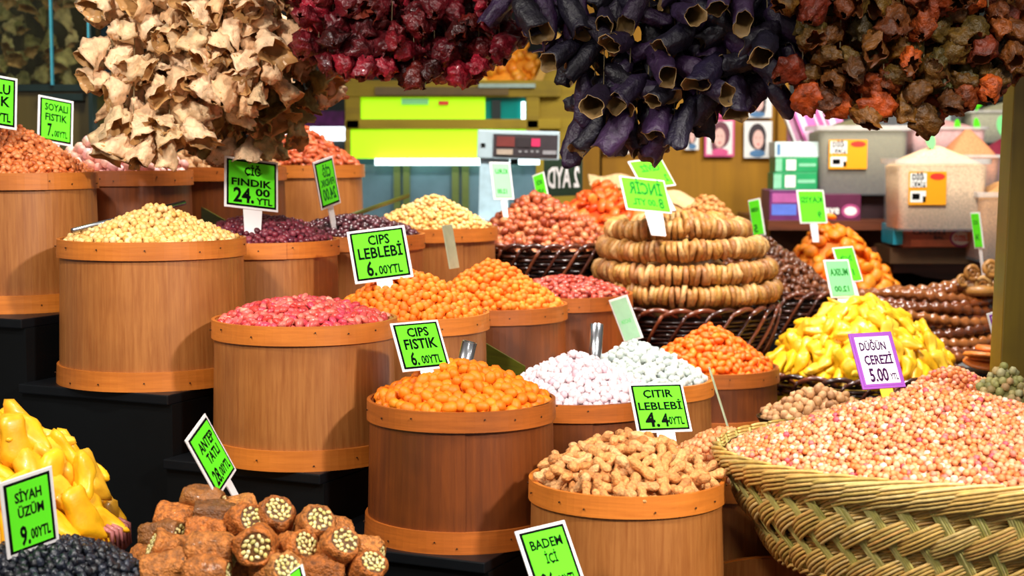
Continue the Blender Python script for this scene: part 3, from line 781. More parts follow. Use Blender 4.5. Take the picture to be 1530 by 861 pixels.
# dark filling under the rings, so the stack stands on something
o = MB().lathe([(.001, .24), (.10, .22), (.17, .13), (.20, 0), (.001, 0)], 32).build('fig_fill', P_fig, None, sm=True)
o.location = (c2.x, c2.y, fz - .02); o.scale = (1, .8, .8)
tag(o, 'inner mass of dried figs inside the stacked rings', 'dried fruit', kind='stuff')

# glazed walnut strings (brown, knobbly) at the right
P_glaze = pile('glazed_string', ['7A3A14', '94501E', '5E2A10', 'A8642C', '6E3420'], .2, coat=.7, mottle=.3, mscale=40)
c5 = bowl('tray', 1400, 545, 5.3, .30, .25, .05, M_tray, 'dark tray under the glazed brown walnut strings', 'tray')
plinth('plinth', c5.x, c5.y + .05, .5, .4, c5.z - .05, 'black block under the glazed walnut strings')
rng = random.Random(5)
for row in range(9):
    py = 534 - row * 13.2
    for lay in range(2):
        Y = 5.12 + row * .03 + lay * .07
        x0, x1 = [(1290, 1500), (1288, 1505), (1285, 1505), (1282, 1505), (1280, 1505), (1278, 1500), (1285, 1500), (1290, 1495), (1330, 1490)][row]
        x0 += rng.uniform(-6, 10)
        a, b = at(x0, py + rng.uniform(-3, 3) + 6 * math.sin(row), Y), at(x1, py + rng.uniform(-4, 8), Y)
        L = (b - a).length; n = int(L / .0085)
        pts = []; rs = []
        ph = rng.uniform(0, 6)
        for i in range(n + 1):
            t = i / n
            p = a.lerp(b, t) + Vector((0, 0, .012 * math.sin(t * 5 + ph) ))
            p.y += .10 * (2 * t - 1) ** 2
            pts.append(p); rs.append(.0165 + .0042 * math.sin(i * 1.5 + ph) + rng.uniform(-.0015, .0015))
        rs[0] = rs[-1] = .007
        o = MB().tube([p - a for p in pts], rs, 9).build('walnut_string', P_glaze, None, sm=True)
        o.location = a
        tag(o, 'glossy brown knobbly walnut string, %s from the bottom of the stack, %s side' % (['first', 'second', 'third', 'fourth', 'fifth', 'sixth', 'seventh', 'eighth', 'ninth'][row], ('front', 'rear')[lay]), 'sweet', 'glazed walnut strings')
o = MB().box((0, 0, 0), (.40, .18, .17)).build('walnut_string_fill', P_glaze, None, bevel=.05); o.location = (c5.x - .02, c5.y + .08, c5.z + .09)
tag(o, 'inner mass of the brown walnut string stack', 'sweet', kind='stuff')
# small coils of figs/walnuts above, orange slices at the lower right of them
P_coil = pile('coil', ['A06A30', 'B8803C', '8A5424', 'C89858'], .4, coat=.3)
for i, (px, py, s) in enumerate([(1452, 408, 1), (1480, 402, 1.1), (1468, 424, 1), (1492, 421, .9), (1437, 420, .8)]):
    p = at(px, py, 5.35)
    mb = MB()
    for ringr in (.022, .010):
        mb.tube([(ringr * s * math.cos(t), -.003 * ringr * 50, ringr * s * math.sin(t)) for t in [j * 2 * PI / 14 for j in range(15)]], .0085 * s, 7)
    o = mb.build('dried_fruit_coil', P_coil, None, sm=True); o.location = p; o.rotation_euler = (rng.uniform(-.6, .3), 0, rng.uniform(-.5, .5))
    tag(o, ['upper left', 'topmost', 'lower middle', 'rightmost', 'leftmost'][i] + ' of the curled brown fruits above the walnut strings', 'dried fruit', 'curled fruit above the walnut strings')
c9 = at(1468, 432, 5.38)
o = MB().lathe([(.001, 0), (.08, 0), (.09, .022), (.06, .04), (.001, .045)], 24).build('dried_fruit_bed', P_coil, None, sm=True); o.location = (c9.x, c9.y + .03, c9.z - .02)
tag(o, 'bed of brown dried fruit on top of the walnut strings', 'dried fruit', kind='stuff')
P_slice = pile('orange_slice', ['D87830', 'E89048', 'C86420'], .4)
for i, (px, py, w) in enumerate([(1468, 534, .055), (1478, 524, .04), (1470, 546, .06), (1462, 540, .04)]):
    p = at(px, py, 4.6 + i * .02)
    o = MB().lathe([(.001, 0), (w, 0), (w * 1.03, .006), (w * .9, .013), (.001, .012)], 20).build('orange_slice', P_slice, None, sm=True)
    o.location = p; o.rotation_euler = (.15 * (i % 3 - 1), .1, 0)
    tag(o, ['dried orange slice upper middle of the pile by the post', 'smallest dried orange slice on top of the pile by the post', 'widest dried orange slice at the bottom of the pile by the post', 'dried orange slice on the left of the pile by the post'][i], 'dried fruit')
p = at(1470, 556, 4.64); plinth('plinth', p.x, p.y + .03, .14, .14, p.z, 'small black block under the dried orange slices')

# ------------------------------------------------------------------ front left: yellow fruit, raisins, syrup pastries
def front_block(x, y, w, d, zt, label): return plinth('plinth', x, y, w, d, zt, label)
cy_ = at(0, 800, 3.0)
k1 = bowl('tray', 0, 800, 3.0, .245, .20, .09, plain('pink_wicker', '8A4A48', .5), 'reddish woven bowl under the deep yellow fruit', 'tray')
front_block(k1.x, k1.y, .36, .30, k1.z - .09, 'black block under the deep yellow fruit bowl')
yel2 = ns('waxy_fruit', (.105, .056, .042), P_yellow2, amp=.3, shape='horn', hi=3, lo=2, k=6)
heap('Y2', k1.x, k1.y, .235, .19, k1.z - .004, at(765, 632, 3.0).z, yel2, .047, 'yellow_waxy_fruit', 'deep yellow waxy fruit heaped at the left, behind the 9.00 sign', 'fruit', 'deep yellow fruit at the left', 'deep yellow fruit deeper in the left heap', power=2.3, win=(-40, 600, 210, 830), mode='radial', tilt=.3, jz=.25)
rng = random.Random(3)
mbx = MB()
for i in range(6):
    a = -.35 + i * .07
    p = Vector((k1.x + .245 * math.cos(a), k1.y + .20 * math.sin(a), k1.z))
    mbx.tube([p + Vector((-.03, 0, -.05)) - k1, p + Vector((.002, -.002, -.012)) - k1, p + Vector((0, 0, .022)) - k1, p + Vector((-.02, .004, .03)) - k1], .0048, 6)
o = mbx.build('twisted_handle', plain('pink_rod', 'B06A68', .35, coat=.3), None, sm=True); o.location = k1
tag(o, 'pinkish twisted cane end at the right edge of the reddish bowl', 'handle')

k2 = bowl('tray', 70, 872, 2.66, .185, .16, .04, M_tray, 'dark tray under the black raisins', 'tray')
front_block(k2.x, k2.y, .28, .24, k2.z - .04, 'black block under the black raisins')
rai = ns('raisin', (.0205, .0155, .0145), P_raisin, amp=.55, fr=2.2)
heap('rai', k2.x, k2.y, .178, .155, k2.z - .004, at(765, 815, 2.66).z, rai, .0150, 'raisin', 'wrinkled blue-black raisin in front of the 9.00 sign', 'raisin', 'black raisins', 'rest of the blue-black raisins on their tray', power=2.6, win=(-40, 790, 230, 880), mode='rand')

k3 = bowl('tray', 392, 905, 2.74, .22, .17, .03, M_tray, 'dark tray under the syrup pastries', 'tray')
front_block(k3.x, k3.y, .34, .28, k3.z - .03, 'black block under the syrup pastries')
P_pastry = pile('shredded_pastry', ['C8742C', 'B8641E', 'D48840', 'A25818'], .6, coat=.05, mottle=.6, mscale=110, bs=1., bscale=200, bdist=.006)
P_pastrydark = pile('shredded_pastry_dark', ['8A5424', 'A0642C', '74461C'], .45, coat=.25, mottle=.45, mscale=90, bs=1., bscale=220, bdist=.004)
P_pist = pile('pistachio', ['EEDC98', 'E4CE78', 'F2E4AE', 'D6CC74'], .4, coat=.3)
M_fill = plain('pastry_filling', '5E3A14', .5, noise_amt=.4, nscale=150)
def roll_mesh(seed, mat):
    mb = MB(); n, k = 30, 13; Lh, r = .036, .031
    v = []
    for i in range(k):
        t = i / (k - 1); x = (t * 2 - 1) * Lh
        e = abs(t * 2 - 1)
        for j in range(n):
            a = 2 * PI * j / n
            rr = r * (1 - .12 * max(0, e - .7) / .3) * (1 + .30 * noise.noise(Vector((x * 30, math.cos(a) * 1.6 + seed, math.sin(a) * 1.6))) + .12 * noise.noise(Vector((x * 160 + seed, math.cos(a) * 9, math.sin(a) * 9))))
            v.append((x, rr * math.cos(a), rr * math.sin(a)))
    for e, sx in ((0, -1), (1, 1)):           # rolled lip and recessed end
        for q, (rr, dx) in enumerate(((.78, .0015), (.72, -.003), (.02, -.0035))):
            for j in range(n):
                a = 2 * PI * j / n
                v.append((sx * (Lh + dx), r * rr * math.cos(a), r * rr * math.sin(a)))
    f = [(i * n + j, i * n + (j + 1) % n, (i + 1) * n + (j + 1) % n, (i + 1) * n + j) for i in range(k - 1) for j in range(n)]
    for e in (0, 1):
        prev = 0 if e == 0 else (k - 1) * n
        for q in range(3):
            cur = k * n + e * 3 * n + q * n
            for j in range(n):
                g = (prev + j, cur + j, cur + (j + 1) % n, prev + (j + 1) % n)
                f.append(g if e == 0 else g[::-1])
            prev = cur
    mb.add(v, f)
    return mb.mesh('pastry_roll', mat, True)
rolls = [roll_mesh(s, P_pastry) for s in range(5)]; rollsd = [roll_mesh(s + 7, P_pastrydark) for s in range(2)]
mb = MB(); mb.lathe([(.0001, 0), (.0235, 0)], 22); mb.lathe([(.0001, 0), (.0235, 0)], 22)
def fill_meshes(seed):
    rg = random.Random(seed); d = MB(); p = MB()
    d.lathe([(.0001, .0010), (.0232, .0), (.0232, -.004)], 24)
    ics = ico('tmp', 1, (.0105, .0074, .0050), P_pist, seed, .1); vv = [v.co.copy() for v in ics.vertices]; ff = [tuple(q.vertices) for q in ics.polygons]
    got = []
    for _ in range(600):
        a, r = rg.uniform(0, 6.3), .0205 * math.sqrt(rg.random())
        c = Vector((r * math.cos(a), r * math.sin(a), .0015))
        if all((c - g).length > .0072 for g in got) and len(got) < 22:
            got.append(c); M = Euler((rg.uniform(-.3, .3), rg.uniform(-.3, .3), rg.uniform(0, 6.3))).to_matrix()
            p.add([M @ q + c for q in vv], ff)
    return d.mesh('filling', M_fill), p.mesh('pistachio_pieces', P_pist, True)
fillm = [fill_meshes(s) for s in range(3)]
RX = Euler((0, PI / 2, 0))
def pastry(px, py, Y, yaw, pitch, s=1, dark=False, lab=None):
    # local +X is the cut face we may see; yaw 0 faces right, -90 faces the camera
    o = empty('syrup_pastry', at(px, py, Y), lab or ('shredded pastry roll seen from its side in the syrup pastry heap' if not dark else 'browner pastry roll at the back of the syrup pastry heap'), 'pastry', 'syrup pastries' if not lab else 'cut syrup pastries')
    o.rotation_euler = Euler((0, -R(pitch), R(yaw))); o.scale = (s, s, s)
    link('pastry_roll', rng.choice(rollsd if dark else rolls), o, rot=(rng.uniform(0, 6), 0, 0))
    for sx in (1, -1):
        fm, pm = rng.choice(fillm)
        a = link('filling', fm, o, (sx * .0335, 0, 0), (rng.uniform(0, 0), sx * PI / 2, 0))
        b = link('pistachio_pieces', pm, a); b['kind'] = 'stuff'
for q in [(305, 752, 2.86, 160, 10, 1.0, 1), (266, 778, 2.84, 170, 5), (321, 773, 2.82, 185, 8, 1, 1), (244, 803, 2.80, 160, -5, 1, 1), (312, 797, 2.80, 175, 5), (255, 824, 2.74, 200, 25),
          (316, 826, 2.70, 178, 0, 1.08), (247, 852, 2.68, 185, -6, 1.05), (310, 860, 2.66, 175, 0), (228, 838, 2.78, 150, -10), (352, 768, 2.86, 30, 10), (431, 806, 2.84, 20, 0), (494, 800, 2.86, 20, -10),
          (540, 826, 2.80, -15, -12), (349, 846, 2.74, 20, 0), (404, 852, 2.72, 10, 5), (480, 858, 2.70, 12, -5), (276, 838, 2.86, 0, 0), (360, 812, 2.9, 0, 0), (450, 836, 2.86, 0, 0), (520, 850, 2.84, 0, 0, 1, 1), (300, 812, 2.92, 20, 5, 1, 1), (400, 790, 2.93, 15, 5)]:
    pastry(*q[:5], *(q[5:6] or (1,)), dark=bool(len(q) > 6))
for q, lab in [((362, 782, 2.80, -48, 22, 1.0), 'tilted pastry roll showing green nut filling, right below the 28.00 sign stake'),
               ((408, 776, 2.82, -62, 38, 1.05), 'highest cut pastry roll, its nut face tipped upwards, right of the sign stake'),
               ((384, 816, 2.69, -84, 10, 1.12), 'pastry roll facing forward with its round nut-filled end, centre of the heap'),
               ((469, 790, 2.80, -60, 40, 1.05), 'cut pastry roll on the right shoulder of the heap, nut face up'),
               ((440, 822, 2.74, -42, 25, 1.0), 'cut pastry roll lying between the round-faced one and the right edge'),
               ((505, 824, 2.72, -58, 42, 1.05), 'cut pastry roll near the right end of the heap, nut face up'),
               ((424, 858, 2.62, -70, 35, .95), 'cut pastry roll at the picture bottom beside the small green card tip'),
               ((548, 856, 2.70, -55, 45, .95), 'rightmost pastry roll at the picture bottom with greenish filling')]:
    pastry(*q, lab=lab)
o = MB().lathe([(.001, .10), (.05, .095), (.13, .04), (.17, 0), (.001, 0)], 32).build('pastry_fill', P_pastrydark, None, sm=True)
o.location = (k3.x, k3.y + .05, k3.z); o.scale = (1, .75, .95)
tag(o, 'pastries deeper inside the syrup pastry heap', 'pastry', kind='stuff')

PL = [o for o in bpy.data.objects if o.get('category') == 'pastry' and o.type == 'EMPTY' and 'heap' in o['label'] and o.get('group') == 'syrup pastries']
for nm, lo_, hi_ in (('back', 2.83, 9), ('middle', 2.745, 2.83), ('front', 0, 2.745)):
    row = sorted([o for o in PL if lo_ <= o.location.y < hi_], key=lambda o: proj(o.location)[0])
    for i, o in enumerate(row): o['label'] = '%s pastry roll from the left in the %s layer of the syrup pastry heap' % (['first', 'second', 'third', 'fourth', 'fifth', 'sixth', 'seventh', 'eighth', 'ninth', 'tenth', 'eleventh', 'twelfth', 'thirteenth', 'fourteenth', 'fifteenth', 'sixteenth'][i], nm)

# ------------------------------------------------------------------ signs
CAPH = .70      # capital height of the built-in font; accents and cedillas reach beyond it
def textmesh(s, mat, w, h, ofs=.03):
    cu = bpy.data.curves.new('t', 'FONT'); cu.body = s; cu.offset = ofs; cu.resolution_u = 2
    ob = bpy.data.objects.new('t', cu); COL.objects.link(ob)
    dg = bpy.context.evaluated_depsgraph_get()
    me = bpy.data.meshes.new_from_object(ob.evaluated_get(dg))
    bpy.data.objects.remove(ob)
    xs = [v.co.x for v in me.vertices]; ys = [v.co.y for v in me.vertices]
    if not xs: return me
    x0, x1, y0, y1 = min(xs), max(xs), 0.0, CAPH
    for v in me.vertices:
        v.co.x = ((v.co.x - x0) / (x1 - x0) - .5) * w; v.co.y = ((v.co.y - y0) / (y1 - y0) - .5) * h; v.co.z = 0
    me.materials.clear(); me.materials.append(mat)
    return me
def addtext(parent, s, mat, cx, cy, w, h, z, mirror=False, ofs=.03, name='lettering'):
    me = textmesh(s, mat, w, h, ofs)
    if mirror:
        for v in me.vertices: v.co.x = -v.co.x
        me.flip_normals()
    return link(name, me, parent, (cx, cy, z))
def solve(c, Y, a, sg, tilt=None):
    """real orientation of a rectangular card (width / height = a) from its four picture corners"""
    TL, TR, BR, BL = [Vector((q[0], -q[1])) for q in c]
    e1 = ((TR - TL) + (BR - BL)) / 2; e2 = ((BL - TL) + (BR - TR)) / 2
    A, B, D = e1.length_squared, e2.length_squared, e1.dot(e2)
    # (a^2 K - A)(K - B) = D^2
    qa, qb, qc = a * a, -(a * a * B + A), A * B - D * D
    disc = qb * qb - 4 * qa * qc
    K = (-qb + math.sqrt(max(0, disc))) / (2 * qa)
    d1 = math.sqrt(max(0, a * a * K - A)) * sg
    d2 = math.sqrt(max(0, K - B)) * (1 if -D * sg > 0 else -1)
    s = Y / FPX
    cc = sum((Vector(q) for q in c), Vector((0, 0))) / 4
    fw = (at(cc.x, cc.y, Y) - Vector((0, 0, CAMZ))).normalized()       # axes square to the line of sight
    rt = fw.cross(Vector((0, SP, CP))).normalized(); up = rt.cross(fw)
    X = (rt * e1.x + up * e1.y + fw * d1).normalized(); Yd = -(rt * e2.x + up * e2.y + fw * d2).normalized()
    Z = X.cross(Yd).normalized(); Yd = Z.cross(X).normalized()
    H = math.sqrt(K) * s; Wd = a * H
    cen = at(sum(q[0] for q in c) / 4, sum(q[1] for q in c) / 4, Y)
    return cen, X, Yd, Z, Wd, H
def sign(label, c, Y, a, items, sg=1, stake=.10, mirror=False, field=None, ink=None, frame=True, sx=0, sw=.28, plate=None, border=None, stakemat=None, group='green price cards'):
    cen, X, Yd, Z, Wd, H = solve(c, Y, a, sg)
    base = cen - Yd * (H / 2 + stake)
    M = Matrix((X, Yd, Z)).transposed().to_4x4(); M.translation = base
    o = empty('price_sign', label=label, cat='sign', group=group, mat=M)
    oy = stake + H / 2
    plate = plate or M_white; field = field or M_green; ink = ink or M_ink
    MB().box((0, oy, 0), (Wd, H, .003)).build('card_holder', plate, o, bevel=.0008)
    m = .045 * H
    if frame:
        MB().box((0, oy, .0018), (Wd - 2 * m, H - 2 * m, .0012)).build('card_border', border or M_border, o)
        m2 = m + .036 * H
    else: m2 = m
    fw, fh = Wd - 2 * m2, H - 2 * m2
    f = MB().box((0, 0, 0), (fw, fh, .0012)).build('card', field, o); f.location = (0, oy, .0026)
    if stake > 0:
        w = Wd * sw
        MB().hexa([Vector((sx * Wd - w * .40, -.03, -.001)), Vector((sx * Wd + w * .40, -.03, -.001)), Vector((sx * Wd + w / 2, stake + .01, -.001)), Vector((sx * Wd - w / 2, stake + .01, -.001)),
                   Vector((sx * Wd - w * .40, -.03, -.0035)), Vector((sx * Wd + w * .40, -.03, -.0035)), Vector((sx * Wd + w / 2, stake + .01, -.0035)), Vector((sx * Wd - w / 2, stake + .01, -.0035))]).build('stake', stakemat or plate, o)
    for it in items:
        s, x0, y0, x1, y1 = it[:5]
        cx = ((x0 + x1) / 2 - .5) * fw * (-1 if mirror else 1)
        addtext(f, s, it[5] if len(it) > 5 else ink, cx, (.5 - (y0 + y1) / 2) * fh, (x1 - x0) * fw, (y1 - y0) * fh, .0009, mirror)
    return o
sign('green card with mirrored letter ends at the far left edge', [(-52, 104), (25, 118), (22, 192), (-52, 184)], 3.80, 1.0, [('TUZLU', .1, .1, .93, .32), ('FISTIK', .1, .38, .93, .6), ('8.', .08, .68, .4, .95), ('00YTL', .45, .76, .95, .95)], sg=1, stake=.06)
bpy.data.objects['price_sign']['label'] = 'green card cut off at the far left edge above the soy nuts'
sign('small green soy peanut card 7.00 leaning behind the far left tub', [(58, 142), (109, 152), (107, 218), (57, 211)], 4.30, .80, [('SOYALI', .1, .08, .92, .26), ('FISTIK', .12, .34, .9, .52), ('7.', .2, .60, .42, .92), ('00YTL', .45, .76, .92, .92)], sg=1, stake=.03)
sign('green ÇİĞ FINDIK card priced 24.00 on a white stake', [(336, 233), (415, 243), (415, 317), (336, 309)], 4.0, 1.08, [('ÇİĞ', .34, .12, .74, .30), ('FINDIK', .06, .40, .94, .56), ('24.', .10, .62, .55, .95), ('00', .58, .60, .9, .77), ('YTL', .6, .82, .95, .97)], sg=1, stake=.045, sx=.03, sw=.36)
sign('narrow green card turned away, on a white stake above the chocolate beans', [(467, 243), (496, 233), (509, 303), (480, 315)], 4.36, .78, [('ÇİĞ', .2, .12, .75, .34), ('FINDIK', .08, .4, .92, .56), ('24.00', .1, .62, .9, .9)], sg=1, stake=.05, mirror=True, ink=M_inkgreen)
sign('green CIPS LEBLEBİ card priced 6.00 above the middle orange heap', [(518, 346), (604, 337), (618, 413), (531, 426)], 3.84, 1.05, [('CIPS', .30, .06, .74, .27), ('LEBLEBİ', .06, .33, .96, .57), ('6.', .18, .64, .38, .96), ('00YTL', .42, .76, .9, .95)], sg=1, stake=.05)
sign('green CIPS FISTIK card priced 6.00 above the orange coated peanuts', [(581, 482), (655, 479), (673, 548), (603, 558)], 3.24, .95, [('CIPS', .24, .07, .78, .28), ('FISTIK', .10, .34, .92, .58), ('6.', .16, .66, .36, .97), ('00YTL', .42, .76, .92, .95)], sg=1, stake=.05)
sign('steeply tilted green ANTEP TATLI card priced 28.00 over the pastries', [(277, 658), (306, 617), (353, 704), (325, 746)], 2.88, .85, [('ANTEP', .14, .14, .92, .33), ('TATLI', .24, .40, .86, .58), ('28.', .1, .68, .45, .95), ('00YTL', .46, .74, .95, .92)], sg=1, stake=.045, sw=.22, sx=.1)
sign('green SİYAH ÜZÜM card priced 9.00 over the black raisins', [(0, 719), (76, 699), (88, 808), (12, 838)], 2.60, .70, [('SİYAH', .16, .13, .82, .28), ('ÜZÜM', .2, .37, .84, .52), ('9.', .2, .66, .44, .95), ('00YTL', .46, .74, .95, .90)], sg=1, stake=.03, sw=.22)
sign('green BADEM İÇİ card cut off by the bottom picture edge', [(769, 793), (842, 778), (882, 882), (803, 905)], 2.70, .76, [('BADEM', .10, .12, .90, .27), ('İÇİ', .36, .37, .66, .52), ('26.', .12, .66, .48, .95), ('00YTL', .5, .74, .95, .92)], sg=1, stake=.06, sw=.22)
sign('green ÇITIR LEBLEBİ card priced 4.40 behind the peanuts', [(937, 574), (1020, 571), (1034, 645), (953, 648)], 3.10, 1.08, [('ÇITIR', .18, .08, .82, .26), ('LEBLEBİ', .03, .38, .97, .56), ('4.', .12, .63, .42, .96), ('4', .46, .66, .62, .96), ('0YTL', .62, .74, .95, .92)], sg=1, stake=.05, sw=.34, sx=.02)
sign('tip of a green card at the bottom edge among the pastries', [(424, 862), (452, 843), (466, 905), (438, 925)], 2.56, .5, [], sg=-1, stake=.02)
sign('green mirrored İNCİR card over the fig rings', [(924, 263), (993, 270), (1003, 320), (937, 313)], 4.85, 1.35, [('İNCİR', .10, .12, .88, .5), ('8', .12, .60, .24, .92), ('.00 YTL', .28, .66, .85, .86)], sg=1, stake=.05, mirror=True, sw=.4, ink=M_inkgreen, sx=.1, frame=False)
sign('green card leaning behind the mirrored fig card', [(937, 241), (988, 236), (1009, 277), (962, 284)], 5.1, 1.2, [('CEVİZ', .2, .2, .8, .42), ('2', .1, .6, .2, .85)], sg=1, stake=.06, mirror=True, ink=M_inkgreen, frame=False)
sign('pale green card back below the grey scale', [(731, 242), (762, 243), (768, 298), (738, 298)], 5.15, .6, [('KURU', .15, .16, .85, .3), ('12.00', .3, .75, .85, .88)], sg=1, stake=.04, mirror=True, field=M_greenpale, ink=M_inkgreen, frame=False)
sign('small narrow green card left of the dark mirrored board', [(796, 263), (812, 256), (822, 302), (804, 307)], 5.5, .5, [('ERİK', .2, .2, .85, .35), ('6.00', .2, .5, .85, .65)], sg=-1, stake=.03, mirror=True, ink=M_inkgreen, frame=False)
sign('narrow green card on a stake at the edge of the date heap', [(1118, 299), (1135, 296), (1144, 351), (1126, 355)], 5.5, .52, [('HURMA', .15, .2, .9, .32), ('5', .5, .7, .85, .92)], sg=-1, stake=.04, mirror=True, ink=M_inkgreen, frame=False)
sign('green mirrored KAYISI card over the orange apricots', [(1190, 283), (1230, 285), (1236, 333), (1196, 335)], 5.9, .85, [('KAYISI', .06, .18, .94, .38), ('9', .15, .66, .32, .88)], sg=1, stake=.04, mirror=True, ink=M_inkgreen, frame=False)
sign('pale green card standing behind the other beside the yellow fruit', [(1243, 370), (1274, 368), (1289, 420), (1259, 424)], 5.05, .66, [('İNCİR', .2, .25, .85, .4), ('10', .3, .65, .7, .85)], sg=1, stake=.05, mirror=True, ink=M_inkgreen, frame=False)
sign('pale green mirrored MUSKA card over the yellow fruit', [(1230, 388), (1267, 388), (1279, 444), (1242, 446)], 4.80, .72, [('MUSKA', .1, .22, .9, .42), ('12.00', .2, .72, .85, .88)], sg=1, stake=.035, mirror=True, field=M_greenpale, ink=M_inkgreen, frame=False, sw=.5)
sign('thin green card on a long white stake beside the ochre post', [(1451, 316), (1463, 318), (1471, 370), (1456, 373)], 5.45, .42, [('SUCUK', .2, .2, .8, .32), ('14', .3, .6, .7, .8)], sg=-1, stake=.075, mirror=True, ink=M_inkgreen, frame=False, sw=.3)
sign('blank-backed pale green card leaning at the orange almonds', [(909, 448), (937, 441), (961, 504), (934, 514)], 4.28, .5, [('BADEM', .2, .5, .8, .6)], sg=-1, stake=.02, mirror=True, field=plain('card_back', (.45, .78, .50), .5, noise_amt=.08), ink=M_greenpale, frame=False)
def edge_card(pts, Y, w, label):
    a, b = at(*pts[0], Y), at(*pts[1], Y)
    d = (b - a); X = Vector((w, .05, 0))
    mb = MB(); mb.hexa([b - a, b - a + X, X, Vector((0, 0, 0)), b - a + Vector((.004, -.002, 0)), b - a + X + Vector((.004, -.002, 0)), X + Vector((.004, -.002, 0)), Vector((.004, -.002, 0))])
    o = mb.build('price_sign', plain('edge_card_' + str(int(pts[0][0])), 'B8C8A8', .4), None); o.location = a
    tag(o, label, 'sign', 'green price cards'); return o
edge_card([(660, 337), (671, 402)], 4.25, .022, 'pale card seen almost edge-on between the orange and rear chickpeas')
edge_card([(1059, 553), (1087, 642)], 3.45, .005, 'pale card seen edge-on behind the peach chickpeas')
# purple bordered white cards
sign('white hand-lettered DÜĞÜN ÇEREZİ card with purple border, priced 5.00', [(1268, 498), (1330, 496), (1353, 577), (1289, 584)], 3.15, .80,
     [('DÜĞÜN', .08, .12, .84, .29, M_purpleink), ('ÇEREZİ', .12, .40, .94, .59, M_purpleink), ('5.00', .16, .68, .70, .95, M_purpleink), ('YTL', .74, .80, .97, .93, M_purpleink)], sg=1, stake=.03, field=plain('card_white', 'F2ECF4', .4, noise_amt=.02), border=M_purplebord, stakemat=M_yellowpl, plate=M_purplebord, sw=.3, sx=.05, group='white price cards')
sign('white purple-lettered card half hidden by the ochre post', [(1472, 468), (1520, 455), (1534, 530), (1498, 548)], 4.35, .75,
     [('MUSKA', .08, .12, .9, .38, M_purpleink), ('9.00', .1, .5, .9, .85, M_purpleink)], sg=1, stake=.05, field=MATS['card_white'], border=M_purplebord, stakemat=M_yellowpl, sw=.3, group='white price cards')
# dark mirrored board
sign('dark green board with white mirrored lettering beside the apricots', [(812, 238), (871, 236), (870, 292), (813, 294)], 6.3, 1.05, [('2 AYD', .05, .2, .95, .78, M_white)], sg=1, stake=.0, mirror=True, field=plain('board_green', '16301C', .5), plate=plain('board_edge', '24382A', .5), frame=False, group='boards')
o = bpy.data.objects.get('price_sign')

# ------------------------------------------------------------------ scoops, tubes, loose boards
def rod(name, a, b, Y1, Y2, r, label, cat, flat=1, mat=None):
    p, q = at(*a, Y1), at(*b, Y2)
    o = MB().tube([Vector((0, 0, 0)), q - p], r, 12, flat=flat).build(name, mat or M_steel, None, sm=True, bevel=0); o.location = p
    return tag(o, label, cat)
rod('metal_scoop', (108, 345), (276, 303), 3.60, 3.86, .006, 'thin steel scoop handle lying across the big cream chickpea heap', 'scoop')
rod('wooden_lath', (505, 329), (611, 292), 4.62, 4.98, .007, 'thin pale-edged lath leaning behind the rear chickpeas', 'lath', flat=.4, mat=M_olive)
def pipe(a, b, Y, r, label):
    p, q = at(*a, Y), at(*b, Y); d = (p - q); L = d.length
    o = MB().lathe([(r, 0), (r, L), (r * .86, L), (r * .86, .004), (.0001, .004), (.0001, 0)], 28).build('metal_tube', M_steel, None, sm=False); o.location = q
    for pl in o.data.polygons: pl.use_smooth = abs(pl.normal.z) < .5
    o.rotation_mode = 'QUATERNION'; o.rotation_quaternion = d.to_track_quat('Z', 'Y')
    return tag(o, label, 'scoop')
pipe((892, 484), (888, 545), 3.98, .0165, 'upright hollow steel tube standing in the white sugared chickpeas')
pipe((702, 511), (688, 570), 3.30, .0158, 'tilted hollow steel tube standing in the orange coated peanuts')
def board(pts, Y, label, off=(0, .012, 0)):
    P3 = [at(*p, y) for p, y in zip(pts, Y)]
    c = P3[0]
    o = MB().prism([p - c for p in P3], off).build('leaning_board', M_olive, None); o.location = c
    return tag(o, label, 'board')
board([(284, 300), (345, 334), (345, 352), (284, 352)], [4.62, 4.5, 4.5, 4.62], 'olive board with a sloping edge between the walnut tub and the big chickpea tub')
board([(590, 390), (640, 420), (640, 445), (590, 445)], [4.56, 4.4, 4.4, 4.56], 'olive board with a sloping edge below the chocolate bean tub')
board([(722, 511), (785, 548), (785, 600), (722, 600)], [4.02, 3.9, 3.9, 4.02], 'olive board with a sloping edge between the orange and the white tubs')

# fruit leather sheets
P_leather = plain('fruit_leather', 'F2CC98', .5, noise_amt=.1)
P_leather2 = plain('fruit_leather_tan', 'D8A868', .5, noise_amt=.15)
def sheet(px0, py0, px1, py1, Y, w, mat, seed, label):
    a, b = at(px0, py0, Y), at(px1, py1, Y); rg = random.Random(seed); n = 8
    mb = MB(); v = []
    for i in range(n + 1):
        t = i / n; c = (b - a) * t
        ww = w * (.35 + .65 * math.sin(min(1, t * 1.3 + .15) * PI / 2))
        for j in range(5):
            s = j / 4 - .5
            v.append(c + Vector((0, s * .16, ww * (s) * .9 + .008 * math.sin(t * 7 + s * 5 + seed))))
    m = len(v)
    v += [q + Vector((0, 0, -.012)) for q in v]
    f = [(i * 5 + j, (i + 1) * 5 + j, (i + 1) * 5 + j + 1, i * 5 + j + 1) for i in range(n) for j in range(4)]
    f += [tuple(m + q for q in reversed(g)) for g in f]
    ring = [j for j in range(5)] + [i * 5 + 4 for i in range(1, n + 1)] + [n * 5 + j for j in (3, 2, 1, 0)] + [i * 5 for i in range(n - 1, 0, -1)]
    f += [(ring[i], ring[(i + 1) % len(ring)], m + ring[(i + 1) % len(ring)], m + ring[i]) for i in range(len(ring))]
    mb.add(v, f); o = mb.build('fruit_leather', mat, None, sm=False); o.location = a
    return tag(o, label, 'fruit leather')
c10 = at(975, 345, 6.45)
plinth('plinth', c10.x, c10.y + .08, .6, .3, c10.z, 'black block under the pale fruit leather sheets')
